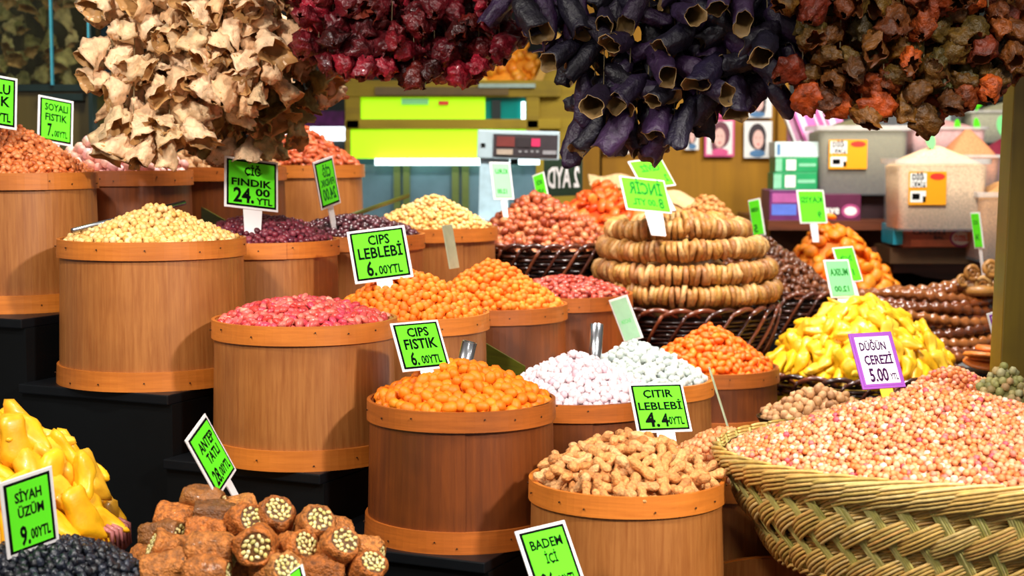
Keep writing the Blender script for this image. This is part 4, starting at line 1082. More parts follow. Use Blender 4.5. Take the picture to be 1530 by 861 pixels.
o = MB().lathe([(.001, .16), (.1, .14), (.25, .05), (.28, 0), (.001, 0)], 24).build('fruit_leather_fill', P_leather2, None, sm=True); o.location = (c10.x, c10.y + .07, c10.z); o.scale = (1, .45, 1)
tag(o, 'stacked tan fruit leather under the top sheets', 'fruit leather', kind='stuff')
for i, q in enumerate([(880, 266, 945, 272, 6.38, .045, P_leather), (978, 285, 1042, 305, 6.25, .05, P_leather), (985, 296, 1050, 318, 6.2, .05, P_leather2), (990, 312, 1055, 325, 6.15, .05, P_leather), (975, 322, 1030, 334, 6.1, .04, P_leather2)]):
    sheet(*q, i, ['pale folded fruit leather sheet left of the green fig cards', 'uppermost pale fruit leather sheet right of the green fig cards', 'tan fruit leather sheet just below the uppermost right one', 'pale fruit leather sheet third from the top on the right', 'lowest tan fruit leather sheet above the fig rings'][i])

# ------------------------------------------------------------------ hanging garlands of dried vegetables
def shell(name, seed, L, r, profile, mats, wr=.18, lobes=5, flat=.85, bend=.25, n=22, k=11, closed=False, rough=.12, th=.0016):
    """hollow dried shell: stem end at the origin, open mouth towards -Z"""
    rg = random.Random(seed); ph = [rg.uniform(0, 6.3) for _ in range(6)]; bd = rg.uniform(-bend, bend); bd2 = rg.uniform(-bend, bend)
    def pt(i, j, ins):
        t = i / k; a = 2 * PI * j / n
        w = profile(t) * r
        w *= 1 + wr * t ** .6 * (math.sin(lobes * a + ph[0] + t * 1.5) * .6 + math.sin((lobes * 2 + 1) * a + ph[1]) * .3) + rough * noise.noise(Vector((math.cos(a) * 2.2 + seed, math.sin(a) * 2.2, t * 4)))
        w += rough * .5 * r * noise.noise(Vector((math.cos(a) * 6, math.sin(a) * 6 + seed, t * 10)))
        w = max(.0004, w - ins)
        z = -t * L * (1 + .10 * math.sin(a + ph[2]) * t + .05 * math.sin(3 * a + ph[3]) * t)
        return Vector((w * math.cos(a) + bd * L * t * t, w * math.sin(a) * flat + bd2 * L * t * t, z))
    v = []; f = []; m = []
    for i in range(k + 1):
        for j in range(n): v.append(pt(i, j, 0))
    for i in range(k): 
        for j in range(n): f.append((i * n + j, i * n + (j + 1) % n, (i + 1) * n + (j + 1) % n, (i + 1) * n + j)); m.append(0)
    f.append(tuple(range(n - 1, -1, -1))); m.append(0)
    if closed: f.append(tuple(range(k * n, k * n + n))); m.append(0)
    else:
        b = len(v); kk = int(k * .75)
        for i in range(kk + 1):
            for j in range(n): v.append(pt(k - i, j, th + .0005 * i) + Vector((0, 0, .0004)))
        for j in range(n): f.append((k * n + j, k * n + (j + 1) % n, b + (j + 1) % n, b + j)); m.append(2 if len(mats) > 2 else 1)
        for i in range(kk):
            for j in range(n): f.append((b + i * n + j, b + i * n + (j + 1) % n, b + (i + 1) * n + (j + 1) % n, b + (i + 1) * n + j)); m.append(1)
        f.append(tuple(range(b + kk * n, b + kk * n + n))); m.append(1)
    mb = MB(); mb.v = [tuple(q) for q in v]; mb.f = f; mb.m = m
    return mb.mesh(name, mats, True)
H = lambda n, c, **k: pile(n, c, **k)
S_pale = H('squash_skin', ['E8BC90', 'F2CCA4', 'DCAC7C', 'ECC49A', 'DAB88A', 'F0C8A0'], rough=.6, mottle=.35, mscale=50, bs=.9, bscale=90, bdist=.004)
S_palein = plain('squash_inside', 'B88850', .6, noise_amt=.25)
S_shade = H('squash_skin_shade', ['9A8A50', 'A8965A', '8A7C44', 'B09A62', 'BCA270'], rough=.6, mottle=.4, mscale=50, bs=.9, bscale=90, bdist=.004)  # olive tone puts the shade into the squash skin colour
S_red = H('red_pepper_skin', ['4A0A10', '6E0C1A', '3A0C0C', 'A81830', '54140C', '7A0E20', '2E080A', '8E2012'], rough=.42, coat=.1, mottle=.5, mscale=50, bs=1., bscale=70, bdist=.008)
S_redin = plain('red_inside', '6E2412', .5, noise_amt=.3)
S_purple = H('aubergine_skin', ['1E1430', '120E1C', '2E1C3C', '0E0C14', '181226', '3C2248', '0C0A12'], rough=.5, coat=.0, mottle=.4, mscale=60, bs=1., bscale=120, bdist=.003)
S_purplein = plain('aubergine_inside', '7A5E34', .6, noise_amt=.35)
S_purplerim = plain('aubergine_rim', 'A88A58', .6, noise_amt=.3)
S_mixp = H('pepper_skin', ['504808', '7A3A08', '963A08', '3E4008', 'BC4808', '5A4A06', '7A2206', '343408', '94600E', '5A2A06', 'D05A10'], rough=.55, coat=.0, mottle=.6, mscale=45, bs=1., bscale=70, bdist=.008)
S_mixin = plain('pepper_inside', '6E3A12', .5, noise_amt=.3)
cup = lambda t: .28 + .72 * math.sin(min(1, t * 1.15) * PI / 2) * (1 + .35 * t * t)
tubep = lambda t: .45 + .55 * math.sin(min(1, t * 2.2) * PI / 2) - .02 * t
bulb = lambda t: .22 + .85 * math.sin(min(1, t * 1.3) * PI / 2) * (1 - .28 * max(0, t - .55) / .45)
ball = lambda t: .15 + .95 * math.sin(min(1, .05 + t * .93) * PI) ** .6
K_pale = [shell('squash_shell', s, .074, .0285 + .003 * (s % 3), cup, [S_pale, S_palein], wr=.24, rough=.45, lobes=3 + s % 3, flat=.6 + .08 * (s % 4), bend=.4) for s in range(9)]
K_pale += [shell('squash_shell', s + 20, .046, .024, ball, [S_pale, S_palein], wr=.2, rough=.5, lobes=5, closed=False) for s in range(2)]
K_shade = [shell('squash_shell_shade', s, .066, .0245 + .003 * (s % 3), cup, [S_shade, S_palein], wr=.34, rough=.55, lobes=3 + s % 3, flat=.6 + .08 * (s % 4), bend=.4) for s in range(6)]
K_red = [shell('red_pepper', s, .058, .027, bulb if s % 2 else ball, [S_red, S_redin], wr=.30, rough=.55, lobes=4 + s % 2, flat=.85) for s in range(7)]
K_purple = [shell('aubergine_shell', s, .096 + .010 * (s % 3), .0245 + .002 * (s % 2), tubep, [S_purple, S_purplein, S_purplerim], wr=.10, rough=.22, lobes=5 + s % 4, flat=.78 + .07 * (s % 3), bend=.22) for s in range(8)]
K_mix = [shell('dried_pepper', s, .064, .028, bulb if s % 3 else ball, [S_mixp, S_mixin], wr=.30, rough=.5, lobes=3 + s % 3, flat=.8) for s in range(9)]
ORD = ['first', 'second', 'third', 'fourth', 'fifth', 'sixth', 'seventh', 'eighth', 'ninth', 'tenth', 'eleventh', 'twelfth', 'thirteenth', 'fourteenth', 'fifteenth', 'sixteenth', 'seventeenth', 'eighteenth', 'nineteenth', 'twentieth']
def garland(key, xs, bottoms, Y, layers, stepy, meshes, name, labf, group, strlabel, spread=.5, top=-70, droop=.75, rs=1.0, dY=.055):
    rg = random.Random(sum(map(ord, key)))
    cnt = 0
    for L in range(layers):
        Yl = Y + L * dY
        for i, x in enumerate(xs):
            px = x + (L % 2) * (xs[1] - xs[0]) / 2 + rg.uniform(-4, 4)
            yb = np.interp(px, [b[0] for b in bottoms], [b[1] for b in bottoms]) - 33 - L * 4
            a, b = at(px, top, Yl), at(px + rg.uniform(-3, 3), yb, Yl)
            o = MB().tube([Vector((0, 0, 0)), (b - a) * .5 + Vector((.003, 0, 0)), b - a], .0012, 4).build('hanging_string', M_cord, None); o.location = a
            tag(o, strlabel, 'string', strlabel)
            y = yb; az = rg.uniform(0, 6.3); first = True; kk = 0
            while y > -38:
                p = at(px, y, Yl)
                az += 2.3 + rg.uniform(-.5, .5)
                me = rg.choice(meshes)
                down = droop * rg.uniform(.55, 1.4) if not first else 1.8
                d = Vector((math.cos(az) * spread * 1.3, math.sin(az) * spread - .38 * (L == 0), -down)).normalized()
                q = (-d).to_track_quat('Z', 'Y') @ Euler((0, 0, rg.uniform(0, 6.3))).to_quaternion()
                s = rs * rg.uniform(.85, 1.15)
                o = link(name, me, None, p + Vector((math.cos(az) * .004, math.sin(az) * .004, 0)))
                o.rotation_mode = 'QUATERNION'; o.rotation_quaternion = q; o.scale = (s, s, s)
                kk += 1
                tag(o, '%s, %s from tip, %s %s row strand' % (labf, ORD[kk - 1], ORD[i], ('front', 'middle', 'back')[L] if layers == 3 else ('front', 'back')[L] if layers == 2 else 'single'), 'dried vegetable', group)
                cnt += 1; first = False
                y -= stepy * rg.uniform(.8, 1.2)
    return cnt
R_ = lambda a, b, s: list(range(a, b, s))
garland('khaki', R_(-20, 125, 30), [(-30, 115), (20, 150), (60, 125), (100, 135), (125, 110)], 6.1, 1, 28, K_shade, 'dried_squash_shell', 'dull squash shell behind cabinet glass', 'olive squash shells behind the glass', 'string of the dull squash shells behind the glass', rs=1.15)
garland('pale', [168, 198, 228, 258, 280], [(140, 195), (180, 228), (240, 238), (270, 232), (290, 190)], 3.85, 2, 25, K_pale, 'dried_squash_shell', 'pale squash shell, leftmost garland', 'pale squash shells, left strands', 'string of the left pale squash shells', spread=.7, rs=.95)
garland('pale2', [310, 338, 366, 394], [(290, 160), (330, 168), (375, 172), (400, 150)], 3.80, 2, 27, K_pale, 'dried_squash_shell', 'pale squash shell above the 24 card', 'pale squash shells, right strands', 'string of the right pale squash shells', spread=.7, rs=.95)
garland('olv', [296, 324, 352, 380, 408, 436, 462, 484], [(290, 215), (350, 238), (400, 232), (440, 200), (470, 160), (495, 125)], 4.04, 2, 32, K_shade + K_pale[:2], 'dried_squash_shell', 'shade-toned olive-tan squash shell', 'shade-toned squash shells behind the pale ones', 'string of the shade-toned squash shells', rs=1.0)
garland('red', R_(462, 750, 31), [(450, 70), (485, 100), (500, 118), (540, 110), (600, 122), (640, 125), (700, 124), (735, 100), (765, 50), (790, 20)], 3.7, 3, 31, K_red, 'dried_red_pepper', 'crumpled dark red pepper', 'dried red peppers', 'string of the dried red peppers', rs=1.0)
garland('purple', R_(768, 1195, 34), [(755, 20), (840, 20), (862, 120), (885, 190), (918, 215), (955, 185), (1000, 208), (1040, 180), (1075, 148), (1110, 145), (1150, 150), (1185, 80), (1200, 40)], 3.55, 3, 38, K_purple, 'dried_aubergine', 'hollow purple-black aubergine', 'dried aubergines', 'string of the dried aubergines', rs=1.0, spread=.8)
garland('mixp', R_(1195, 1530, 31), [(1180, 120), (1200, 162), (1240, 155), (1295, 185), (1340, 160), (1385, 192), (1430, 155), (1480, 145), (1530, 110)], 3.5, 3, 32, K_mix, 'dried_pepper', 'crumpled olive or rust pepper', 'dried olive and rust peppers', 'string of the olive and rust dried peppers', rs=1.0)
# rails that carry the garlands, above the picture
for px0, px1, Y, lb in ((-80, 160, 6.13, 'behind the cabinet glass'), (130, 520, 3.90, 'over the squash garlands'), (430, 1210, 3.66, 'over the red and purple bunches'), (1170, 1600, 3.6, 'over the right pepper bunch')):
    a, b = at(px0, -74, Y), at(px1, -74, Y)
    o = MB().box((0, 0, .008), ((b - a).x, .28, .012)).build('hanging_rail', M_dark, None); o.location = (a + b) / 2
    tag(o, 'dark rail ' + lb + ', above the picture', 'rail')

# ------------------------------------------------------------------ background, left: glazed cabinet
def slab(px0, py0, px1, py1, Y, th, mat, parent=None, name='panel', bevel=0, rel=None):
    a, b = at(px0, py0, Y), at(px1, py1, Y)
    c = (a + b) / 2; c.y = Y + th / 2
    o = MB().box((0, 0, 0), (abs(b.x - a.x), th, abs(a.z - b.z))).build(name, mat, parent, bevel=bevel)
    o.location = c - (rel if rel is not None else Vector((0, 0, 0)))
    return o
M_cab = wood('cabinet_olive', '4A3E10', '3A3008', '2A2408', vertical=True, grain=20)
M_cabdark = plain('cabinet_dark', '10201E', .3)
M_glass = bpy.data.materials.new('cabinet_glass'); M_glass.use_nodes = True
b_ = M_glass.node_tree.nodes['Principled BSDF']; b_.inputs['Base Color'].default_value = (.75, .85, .75, 1); b_.inputs['Transmission Weight'].default_value = 1; b_.inputs['Roughness'].default_value = .02; b_.inputs['IOR'].default_value = 1.25
M_cyanstreak = plain('glass_streak', '3A8A9A', .2, noise_amt=.1, coat=.5)  # cyan strips imitate reflection streaks on the cabinet glass
org = Vector((at(60, 200, 5.7).x, 5.8, 0))
cab = empty('glazed_cabinet', org, 'dark olive glazed cabinet behind the far left tub', 'cabinet')
slab(-120, 134, 146, 480, 5.7, .5, M_cab, cab, 'lower_panel', rel=org)
slab(-120, -120, 150, 134, 6.5, .02, M_cab, cab, 'back_panel', rel=org)
slab(-120, 126, 146, 136, 5.68, .55, M_cabdark, cab, 'shelf', rel=org)
slab(126, -120, 146, 500, 5.62, .06, M_cabdark, cab, 'post', rel=org)
slab(129, -120, 132, 130, 5.61, .01, M_cyanstreak, cab, 'glass_streak', rel=org)
slab(73, -120, 76, 127, 5.66, .02, M_cyanstreak, cab, 'glass_streak', rel=org)
slab(-120, -120, 126, 127, 5.69, .006, M_glass, cab, 'glass_pane', rel=org)
slab(60, 140, 124, 150, 5.66, .04, M_cabdark, cab, 'lower_rail', rel=org)
slab(147, -120, 168, 215, 5.9, .05, plain('night_glass', '0A1A22', .1), cab, 'side_pane', rel=org)

# ------------------------------------------------------------------ background, middle: yellow-green display counter
M_gold = wood('gold_frame', '9A8210', '846C0C', '6A5608', rough=.75, coat=0, vertical=False, grain=16)
M_lime = plain('lime_panel', (.40, .85, .0), .6, noise_amt=.03, emit=.80)  # emission imitates strong light on plain yellow-green panels
M_tubeL = plain('fluorescent', (.75, .95, 1.0), .4, noise_amt=0, emit=3.0)
M_teal = plain('teal_glass', '0A8078', .15, noise_amt=.2, nscale=5)
M_case = plain('case_glass', '5E7C88', .15, noise_amt=.25, nscale=6)
M_postg = plain('case_post', '5A6A30', .4)
Yc = 7.0
org = Vector((at(680, 200, Yc).x, Yc, 0))
ct = empty('display_counter', org, 'gold-framed counter with lime panels, glow added, behind the tubs', 'counter')
for q in [(515, 120, 838, 145, 'rail', M_gold), (515, 178, 838, 193, 'rail', M_gold), (515, 145, 538, 193, 'upright', M_gold), (786, 145, 806, 240, 'upright', M_gold), (515, 193, 524, 300, 'upright', M_gold)]:
    slab(q[0], q[1], q[2], q[3], Yc, .08, q[5], ct, q[4], bevel=.006, rel=org)
slab(538, 145, 725, 178, Yc + .04, .03, M_lime, ct, 'lime_panel', rel=org)
slab(524, 193, 786, 237, Yc + .02, .03, M_lime, ct, 'lime_panel', rel=org)
slab(725, 145, 786, 182, Yc + .05, .02, M_teal, ct, 'teal_pane', rel=org)
slab(735, 150, 748, 178, Yc + .03, .02, M_cabdark, ct, 'dark_strip', rel=org)
slab(779, 152, 785, 180, Yc + .03, .02, M_tubeL, ct, 'glow_strip', rel=org)
slab(600, 147, 640, 156, Yc + .025, .02, M_greenpale, ct, 'green_label', rel=org)
slab(655, 151, 670, 157, Yc + .02, .02, plain('red_label', 'E0301C', .5), ct, 'red_label', rel=org)
slab(560, 130, 760, 142, Yc - .012, .02, plain('counter_slot', '5E480C', .5), ct, 'slot', rel=org)
slab(560, 237, 762, 247, Yc - .03, .04, M_tubeL, ct, 'light_tube', rel=org)
slab(775, 237, 806, 246, Yc - .03, .04, M_tubeL, ct, 'light_tube', rel=org)
slab(515, 246, 838, 420, Yc + .06, .03, M_case, ct, 'case_glass', rel=org)
for x in (588, 602, 675, 690): slab(x, 244, x + 11, 420, Yc + .03, .03, M_postg, ct, 'case_post', rel=org)
# slanted gold end panel, with the sweets behind it
a = [at(*p, 7.05) for p in ((803, 132), (838, 52), (858, 52), (858, 420), (795, 420), (800, 300))]
MB().prism([q - org for q in a], (0, .3, 0)).build('end_panel', M_gold, ct)
a = [at(*p, 7.02) for p in ((795, 128), (832, 48), (838, 52), (806, 132))]
MB().prism([q - org for q in a], (0, .1, 0)).build('end_trim', wood('gold_trim', 'C89A2C', 'B0841C', '8C6614', grain=16), ct)
a = [at(*p, 7.02) for p in ((513, 125), (520, 95), (532, 92), (535, 128))]
MB().prism([q - org for q in a], (0, .1, 0)).build('end_trim', M_gold, ct)
slab(715, 125, 800, 131, Yc - .02, .05, plain('steel_lip', '9AB0A8', .3, metal=.6), ct, 'steel_lip', rel=org)
c11 = at(745, 128, 7.25)
bh = MB().box((0, 0, -.1), (1.0, .36, .2)).build('plinth', M_gold, None); bh.location = (c11.x - .1, c11.y, c11.z); tag(bh, 'gold shelf inside the counter under the orange sweets', 'shelf')
swt = ns('orange_sweet', (.060, .045, .035), pile('orange_sweet', ['F89A1A', 'FAB030', 'F48A10', 'F8CC50'], .4, coat=.2, mottle=.2), amp=.25)
heap('sw', c11.x + .03, c11.y, .23, .15, c11.z, at(765, 46, 7.25).z, swt, .046, 'orange_sweet', 'orange-yellow dried sweet behind the counter glass', 'sweet', 'orange sweets in the counter', 'orange sweets deeper in the counter heap', power=1.3, win=(650, 30, 830, 135))
# dark room parts left of the counter
M_violet = plain('violet_cloth', '6A1C6E', .6, noise_amt=.5, nscale=25)
M_tubeW = plain('fluorescent_white', (.85, .92, 1.0), .4, noise_amt=0, emit=3.0)
o = slab(380, 166, 514, 190, 8.95, .05, M_violet); o.name = 'violet_banner'; tag(o, 'violet striped banner far behind the rear peanut tub', 'banner')
o = slab(400, 190, 514, 210, 8.95, .05, M_tubeW); o.name = 'fluorescent_lamp'; tag(o, 'bright white tube lamp far behind the rear peanut tub', 'lamp')
o = slab(500, 232, 575, 800, 8.0, .05, plain('cyan_case', '1E8C98', .3, noise_amt=.5, nscale=9)); o.name = 'cyan_display_case'; tag(o, 'blurred cyan display case right of the rear peanut tub', 'display case')
o = slab(505, 290, 585, 800, 7.9, .05, plain('pale_cyan', 'B8E4F0', .3)); o.name = 'pale_counter_top'; tag(o, 'pale bluish counter top behind the thin lath', 'counter')
for i, x in enumerate((150, 205, 250, 300, 345, 400, 455)):
    o = slab(x, -80, x + 6, 330, 8.96, .04, M_cab); o.name = 'cabinet_door_stile'; tag(o, 'dark olive upright on the back wall behind the garlands', 'upright', 'dark uprights')

# ------------------------------------------------------------------ scale
M_sc = plain('scale_shell', 'A8BCC4', .4, noise_amt=.06)
org = at(775, 300, 6.0)
sc = empty('shop_scale', org, 'grey electronic scale with a wide dark display behind the wicker baskets', 'scale')
M4 = Matrix.Rotation(R(2.2), 4, 'Y')
def srel(px, py, Y): return at(px, py, Y) - org
def sslab(x0, y0, x1, y1, Y, th, mat, name, parent=None, bevel=0):
    par = parent or sc
    a, b = srel(x0, y0, Y), srel(x1, y1, Y); c = (a + b) / 2; c.y = Y + th / 2 - org.y
    o = MB().box((0, 0, 0), (abs(b.x - a.x), th, abs(a.z - b.z))).build(name, mat, par, bevel=bevel); o.location = c; o.rotation_euler = (0, R(1.5), 0)
    return o
h = sslab(713, 195, 836, 238, 6.0, .08, M_sc, 'head', bevel=.006)
sslab(737, 201, 833, 234, 5.992, .012, plain('scale_display', '3A3438', .3), 'display')
sslab(742, 204, 769, 219, 5.986, .01, plain('scale_red', '6E2C28', .4), 'readout')
sslab(772, 206, 793, 220, 5.986, .01, plain('scale_dark', '2A2226', .4), 'readout')
sslab(794, 207, 807, 219, 5.986, .01, plain('scale_pink', 'C8285A', .4), 'readout')
sslab(811, 225, 831, 231, 5.986, .01, plain('scale_grey', '8C8C90', .4), 'readout')
sslab(742, 223, 766, 231, 5.986, .01, plain('scale_beige', 'A89888', .4), 'readout')
for x in (775, 784, 793, 801): sslab(x, 225, x + 4, 228, 5.986, .008, MATS['scale_grey'], 'button')
sslab(719, 214, 725, 219, 5.992, .01, M_border, 'button')
sslab(716, 236, 760, 330, 6.03, .05, plain('scale_column', 'A8C4D0', .4), 'column')
sslab(690, 330, 850, 350, 5.95, .2, M_sc, 'base')
zb = (at(775, 350, 6.0)).z
plinth('plinth', org.x, 6.2, .5, .3, zb, 'black block under the grey scale')

# ------------------------------------------------------------------ pinned photographs on the ochre wall
skin = plain('print_skin', 'F2C0B4', .5, noise_amt=.08); hair = plain('print_hair', '2A1820', .5, noise_amt=.2); hair2 = plain('print_hair_red', '6E3040', .5, noise_amt=.2)
cardw = plain('photo_white', 'F0F0EC', .5, noise_amt=.03); cardp = plain('photo_pink', 'E0508C', .5, noise_amt=.05); lip = plain('print_lip', 'C83048', .5); bluec = plain('print_blue', '4A7AA8', .5)
def disc(parent, cx, cz, rx, rz, mat, y, name='print', n=18):
    mb = MB(); mb.prism([Vector((cx + rx * math.cos(2 * PI * i / n), 0, cz + rz * math.sin(2 * PI * i / n))) for i in range(n)], (0, .0006, 0))
    o = mb.build(name, mat, parent); o.location = (0, y, 0); return o
def photo(px0, py0, px1, py1, Y, label, border, hairm, tilt=0, side=1):
    a, b = at(px0, py0, Y), at(px1, py1, Y); c = (a + b) / 2; w, h = abs(b.x - a.x), abs(a.z - b.z)
    o = empty('pinned_photo', c, label, 'photo', 'photos pinned on the ochre wall'); o.rotation_euler = (0, R(tilt), 0)
    MB().box((0, 0, 0), (w, .004, h)).build('photo_print', border, o)
    bg = MB().box((0, 0, 0), (w * .86, .0008, h * .88)).build('print_background', cardw, o); bg.location = (0, -.0026, 0)
    disc(o, -.03 * w * side, .08 * h, .32 * w, .36 * h, hairm, -.0042, 'printed_hair')
    disc(o, .16 * w * side, -.14 * h, .12 * w, .26 * h, hairm, -.0045, 'printed_hair')
    disc(o, -.02 * w * side, -.38 * h, .28 * w, .10 * h, bluec if hairm is hair else border, -.005, 'printed_dress')
    f = disc(o, .0, .0, .19 * w, .26 * h, skin, -.0056, 'printed_face')
    for sx in (-1, 1): e = disc(f, sx * .07 * w, .05 * h, .025 * w, .014 * h, hair, -.0012, 'printed_eye', 8)
    disc(f, 0, -.13 * h, .05 * w, .02 * h, lip, -.0012, 'printed_mouth', 8)
photo(1112, 181, 1153, 236, 7.53, 'white-edged photo of a dark-haired woman on the ochre wall, below its blurred twin', cardw, hair)
photo(1053, 178, 1097, 234, 7.53, 'pink-edged photo of an auburn-haired woman on the ochre wall', cardp, hair2, side=-1)
photo(1054, 132, 1097, 176, 7.53, 'pink-edged photo directly above the other pink-edged one', cardp, hair2)
photo(1112, 134, 1153, 176, 7.53, 'white-edged photo half hidden by the hanging aubergines, above the lower white-edged one', cardw, hair)
for i, (x0, y0, x1, y1) in enumerate([(903, 186, 940, 230), (955, 186, 982, 229), (1024, 182, 1044, 224)]):
    photo(x0, y0, x1, y1, 7.53, ['white-edged photo leftmost under the hanging aubergines', 'small white-edged photo second from the left under the aubergines', 'narrow white-edged photo just left of the pink-edged ones'][i], cardw, hair, side=1 if i % 2 else -1)

# ------------------------------------------------------------------ shelf with boxes and spice bins, right
M_shelf = wood('shelf_wood', '6A3418', '4E2410', '34160A', vertical=False, grain=20)
org = at(1320, 400, 6.9)
sh = empty('spice_shelf', (org.x, org.y, 0), 'brown stepped shelf carrying boxes and spice bins', 'shelf'); rel = Vector((org.x, org.y, 0))
slab(1148, 330, 1335, 344, 6.45, .9, M_shelf, sh, 'shelf_board', rel=rel)
slab(1335, 392, 1560, 408, 6.35, 1.0, M_shelf, sh, 'shelf_board', rel=rel)
slab(1150, 344, 1335, 460, 6.75, .6, plain('shelf_side', '4A2A14', .5), sh, 'side_panel', rel=rel)
slab(1290, 408, 1560, 600, 6.6, .7, plain('shelf_front', '7A3418', .5), sh, 'front_panel', rel=rel)
a = [at(*p, 6.42) for p in ((1318, 372), (1440, 402), (1440, 408), (1318, 378))]
MB().prism([q - rel for q in a], (0, -.02, 0)).build('blue_trim', plain('blue_trim', '2A3C8C', .4), sh)
a = [at(*p, 6.45) for p in ((1300, 372), (1320, 366), (1460, 398), (1460, 424), (1380, 414), (1310, 392))]
MB().prism([q - rel for q in a], (0, .04, 0)).build('rail', M_shelf, sh)
a = [at(1372 + 58 * math.cos(t), 432 + 36 * math.sin(t), 6.58) for t in [i * 2 * PI / 24 for i in range(24)]]
MB().prism([q - rel for q in a], (0, .015, 0)).build('dark_opening', M_border, sh)
slab(1140, -60, 1600, 150, 7.7, .05, M_dark, sh, 'dark_back', rel=rel)
slab(1178, 150, 1600, 345, 7.75, .05, plain('shelf_back', '141414', .5), sh, 'dark_back', rel=rel)
slab(1222, 294, 1345, 330, 6.65, .5, plain('dark_box', '3A2026', .5), sh, 'inner_board', rel=rel)

def box_(name, px0, py0, px1, py1, Y, d, mat, label, cat='box', rz=0, tilt=0, group=None):
    a, b = at(px0, py0, Y), at(px1, py1, Y); w, h = abs(b.x - a.x), abs(a.z - b.z)
    o = empty(name, ((a.x + b.x) / 2, Y + d / 2, min(a.z, b.z)), label, cat, group); o.rotation_euler = (0, R(tilt), R(rz))
    m = MB().box((0, 0, h / 2), (w, d, h)).build('body', mat, o, bevel=.003)
    return o, m, w, h, d
def face(o, w, h, d, x0, y0, x1, y1, mat, name='print', k=1):
    q = MB().box((0, 0, 0), ((x1 - x0) * w, .001, (y1 - y0) * h)).build(name, mat, o); q.location = (((x0 + x1) / 2 - .5) * w, -d / 2 - .0008 * k, (1 - (y0 + y1) / 2) * h)
    return q
def ftext(o, w, h, d, s, x0, y0, x1, y1, mat, k=2, mirror=False, rot=0):
    t = addtext(o, s, mat, 0, 0, (x1 - x0) * w, (y1 - y0) * h, 0, mirror)
    t.location = (((x0 + x1) / 2 - .5) * w, -d / 2 - .001 * k, (1 - (y0 + y1) / 2) * h); t.rotation_euler = (PI / 2, 0, 0)
    return t
m_gbox = plain('box_green', '1E9A5A', .4, nscale=12, noise_amt=.25); m_wbox = plain('box_white', 'CFE4E0', .4); m_gwh = plain('box_mint', '8AD0A8', .4)
o, m, w, h, d = box_('carton', 1156, 258, 1221, 284, 6.6, .16, m_gbox, 'lowest green and white carton beside the grey-brown spice bin'); face(o, w, h, d, .0, .1, .18, .9, m_gwh); face(o, w, h, d, .26, .15, .5, .85, cardw); face(o, w, h, d, .55, .4, .95, .6, m_gwh)
o, m, w, h, d = box_('carton', 1159, 235, 1222, 258, 6.6, .16, m_gbox, 'middle green and white carton beside the grey-brown spice bin'); face(o, w, h, d, .0, .1, .15, .9, m_gwh); face(o, w, h, d, .25, .15, .48, .85, cardw); face(o, w, h, d, .55, .4, .95, .6, m_gwh)
o, m, w, h, d = box_('carton', 1158, 212, 1224, 235, 6.6, .16, m_wbox, 'pale topmost carton on the two green ones'); face(o, w, h, d, .05, .15, .12, .85, bluec)
m_pbox = plain('box_purple', '6A2A6A', .4, noise_amt=.4, nscale=10); 
o, m, w, h, d = box_('carton', 1150, 284, 1230, 331, 6.5, .22, m_pbox, 'purple and blue carton under the green and white ones'); face(o, w, h, d, .05, .1, .95, .4, plain('box_pink', 'B05A9A', .4)); face(o, w, h, d, .04, .45, .5, .8, plain('box_blue', '5A78D8', .4))
o, m, w, h, d = box_('carton', 1231, 290, 1286, 331, 6.48, .22, plain('box_maroon', '5A2040', .4), 'maroon carton behind the mirrored apricot card'); 
e = disc(o, .22 * w, .38 * h, .25 * w, .26 * h, plain('logo_pink', 'B04A80', .4), -d / 2 - .0015); disc(o, .22 * w, .38 * h, .17 * w, .16 * h, cardw, -d / 2 - .0025)
ftext(o, w, h, d, 'aye', .05, .4, .42, .72, cardw, 3, mirror=False)
# pink and white packets leaning
for i, (x0, y0, x1, y1, Y, t, c) in enumerate([(1190, 140, 1212, 215, 6.95, 22, 'F0F0F0'), (1206, 146, 1230, 216, 6.9, 22, 'E070B8'), (1228, 138, 1248, 200, 7.0, 24, 'F4E4F0'), (1244, 145, 1266, 200, 6.98, 20, 'E890C8')]):
    mp_ = plain('packet_%s' % c, c, .4, noise_amt=.08, nscale=18)
    o, m, w, h, d = box_('packet', x0, y0, x1, y1, Y, .05, mp_, ['white packet leaning leftmost beside the spice bins', 'pink packet leaning against the leftmost white one', 'pale pinkish packet leaning third from the left', 'pink packet leaning closest to the spice bin'][i], 'packet', tilt=-t)
    face(o, w, h, d, .15, .1, .5, .9, plain('packet_print%d' % i, ['E6A8CC', 'F4D0E8', 'C060A0', 'F8E0F0'][i], .4)); 
o, m, w, h, d = box_('carton', 1178, 190, 1190, 222, 7.0, .05, plain('pk_small', 'C880A0', .4), 'small pinkish carton at the wall behind the leaning packets')

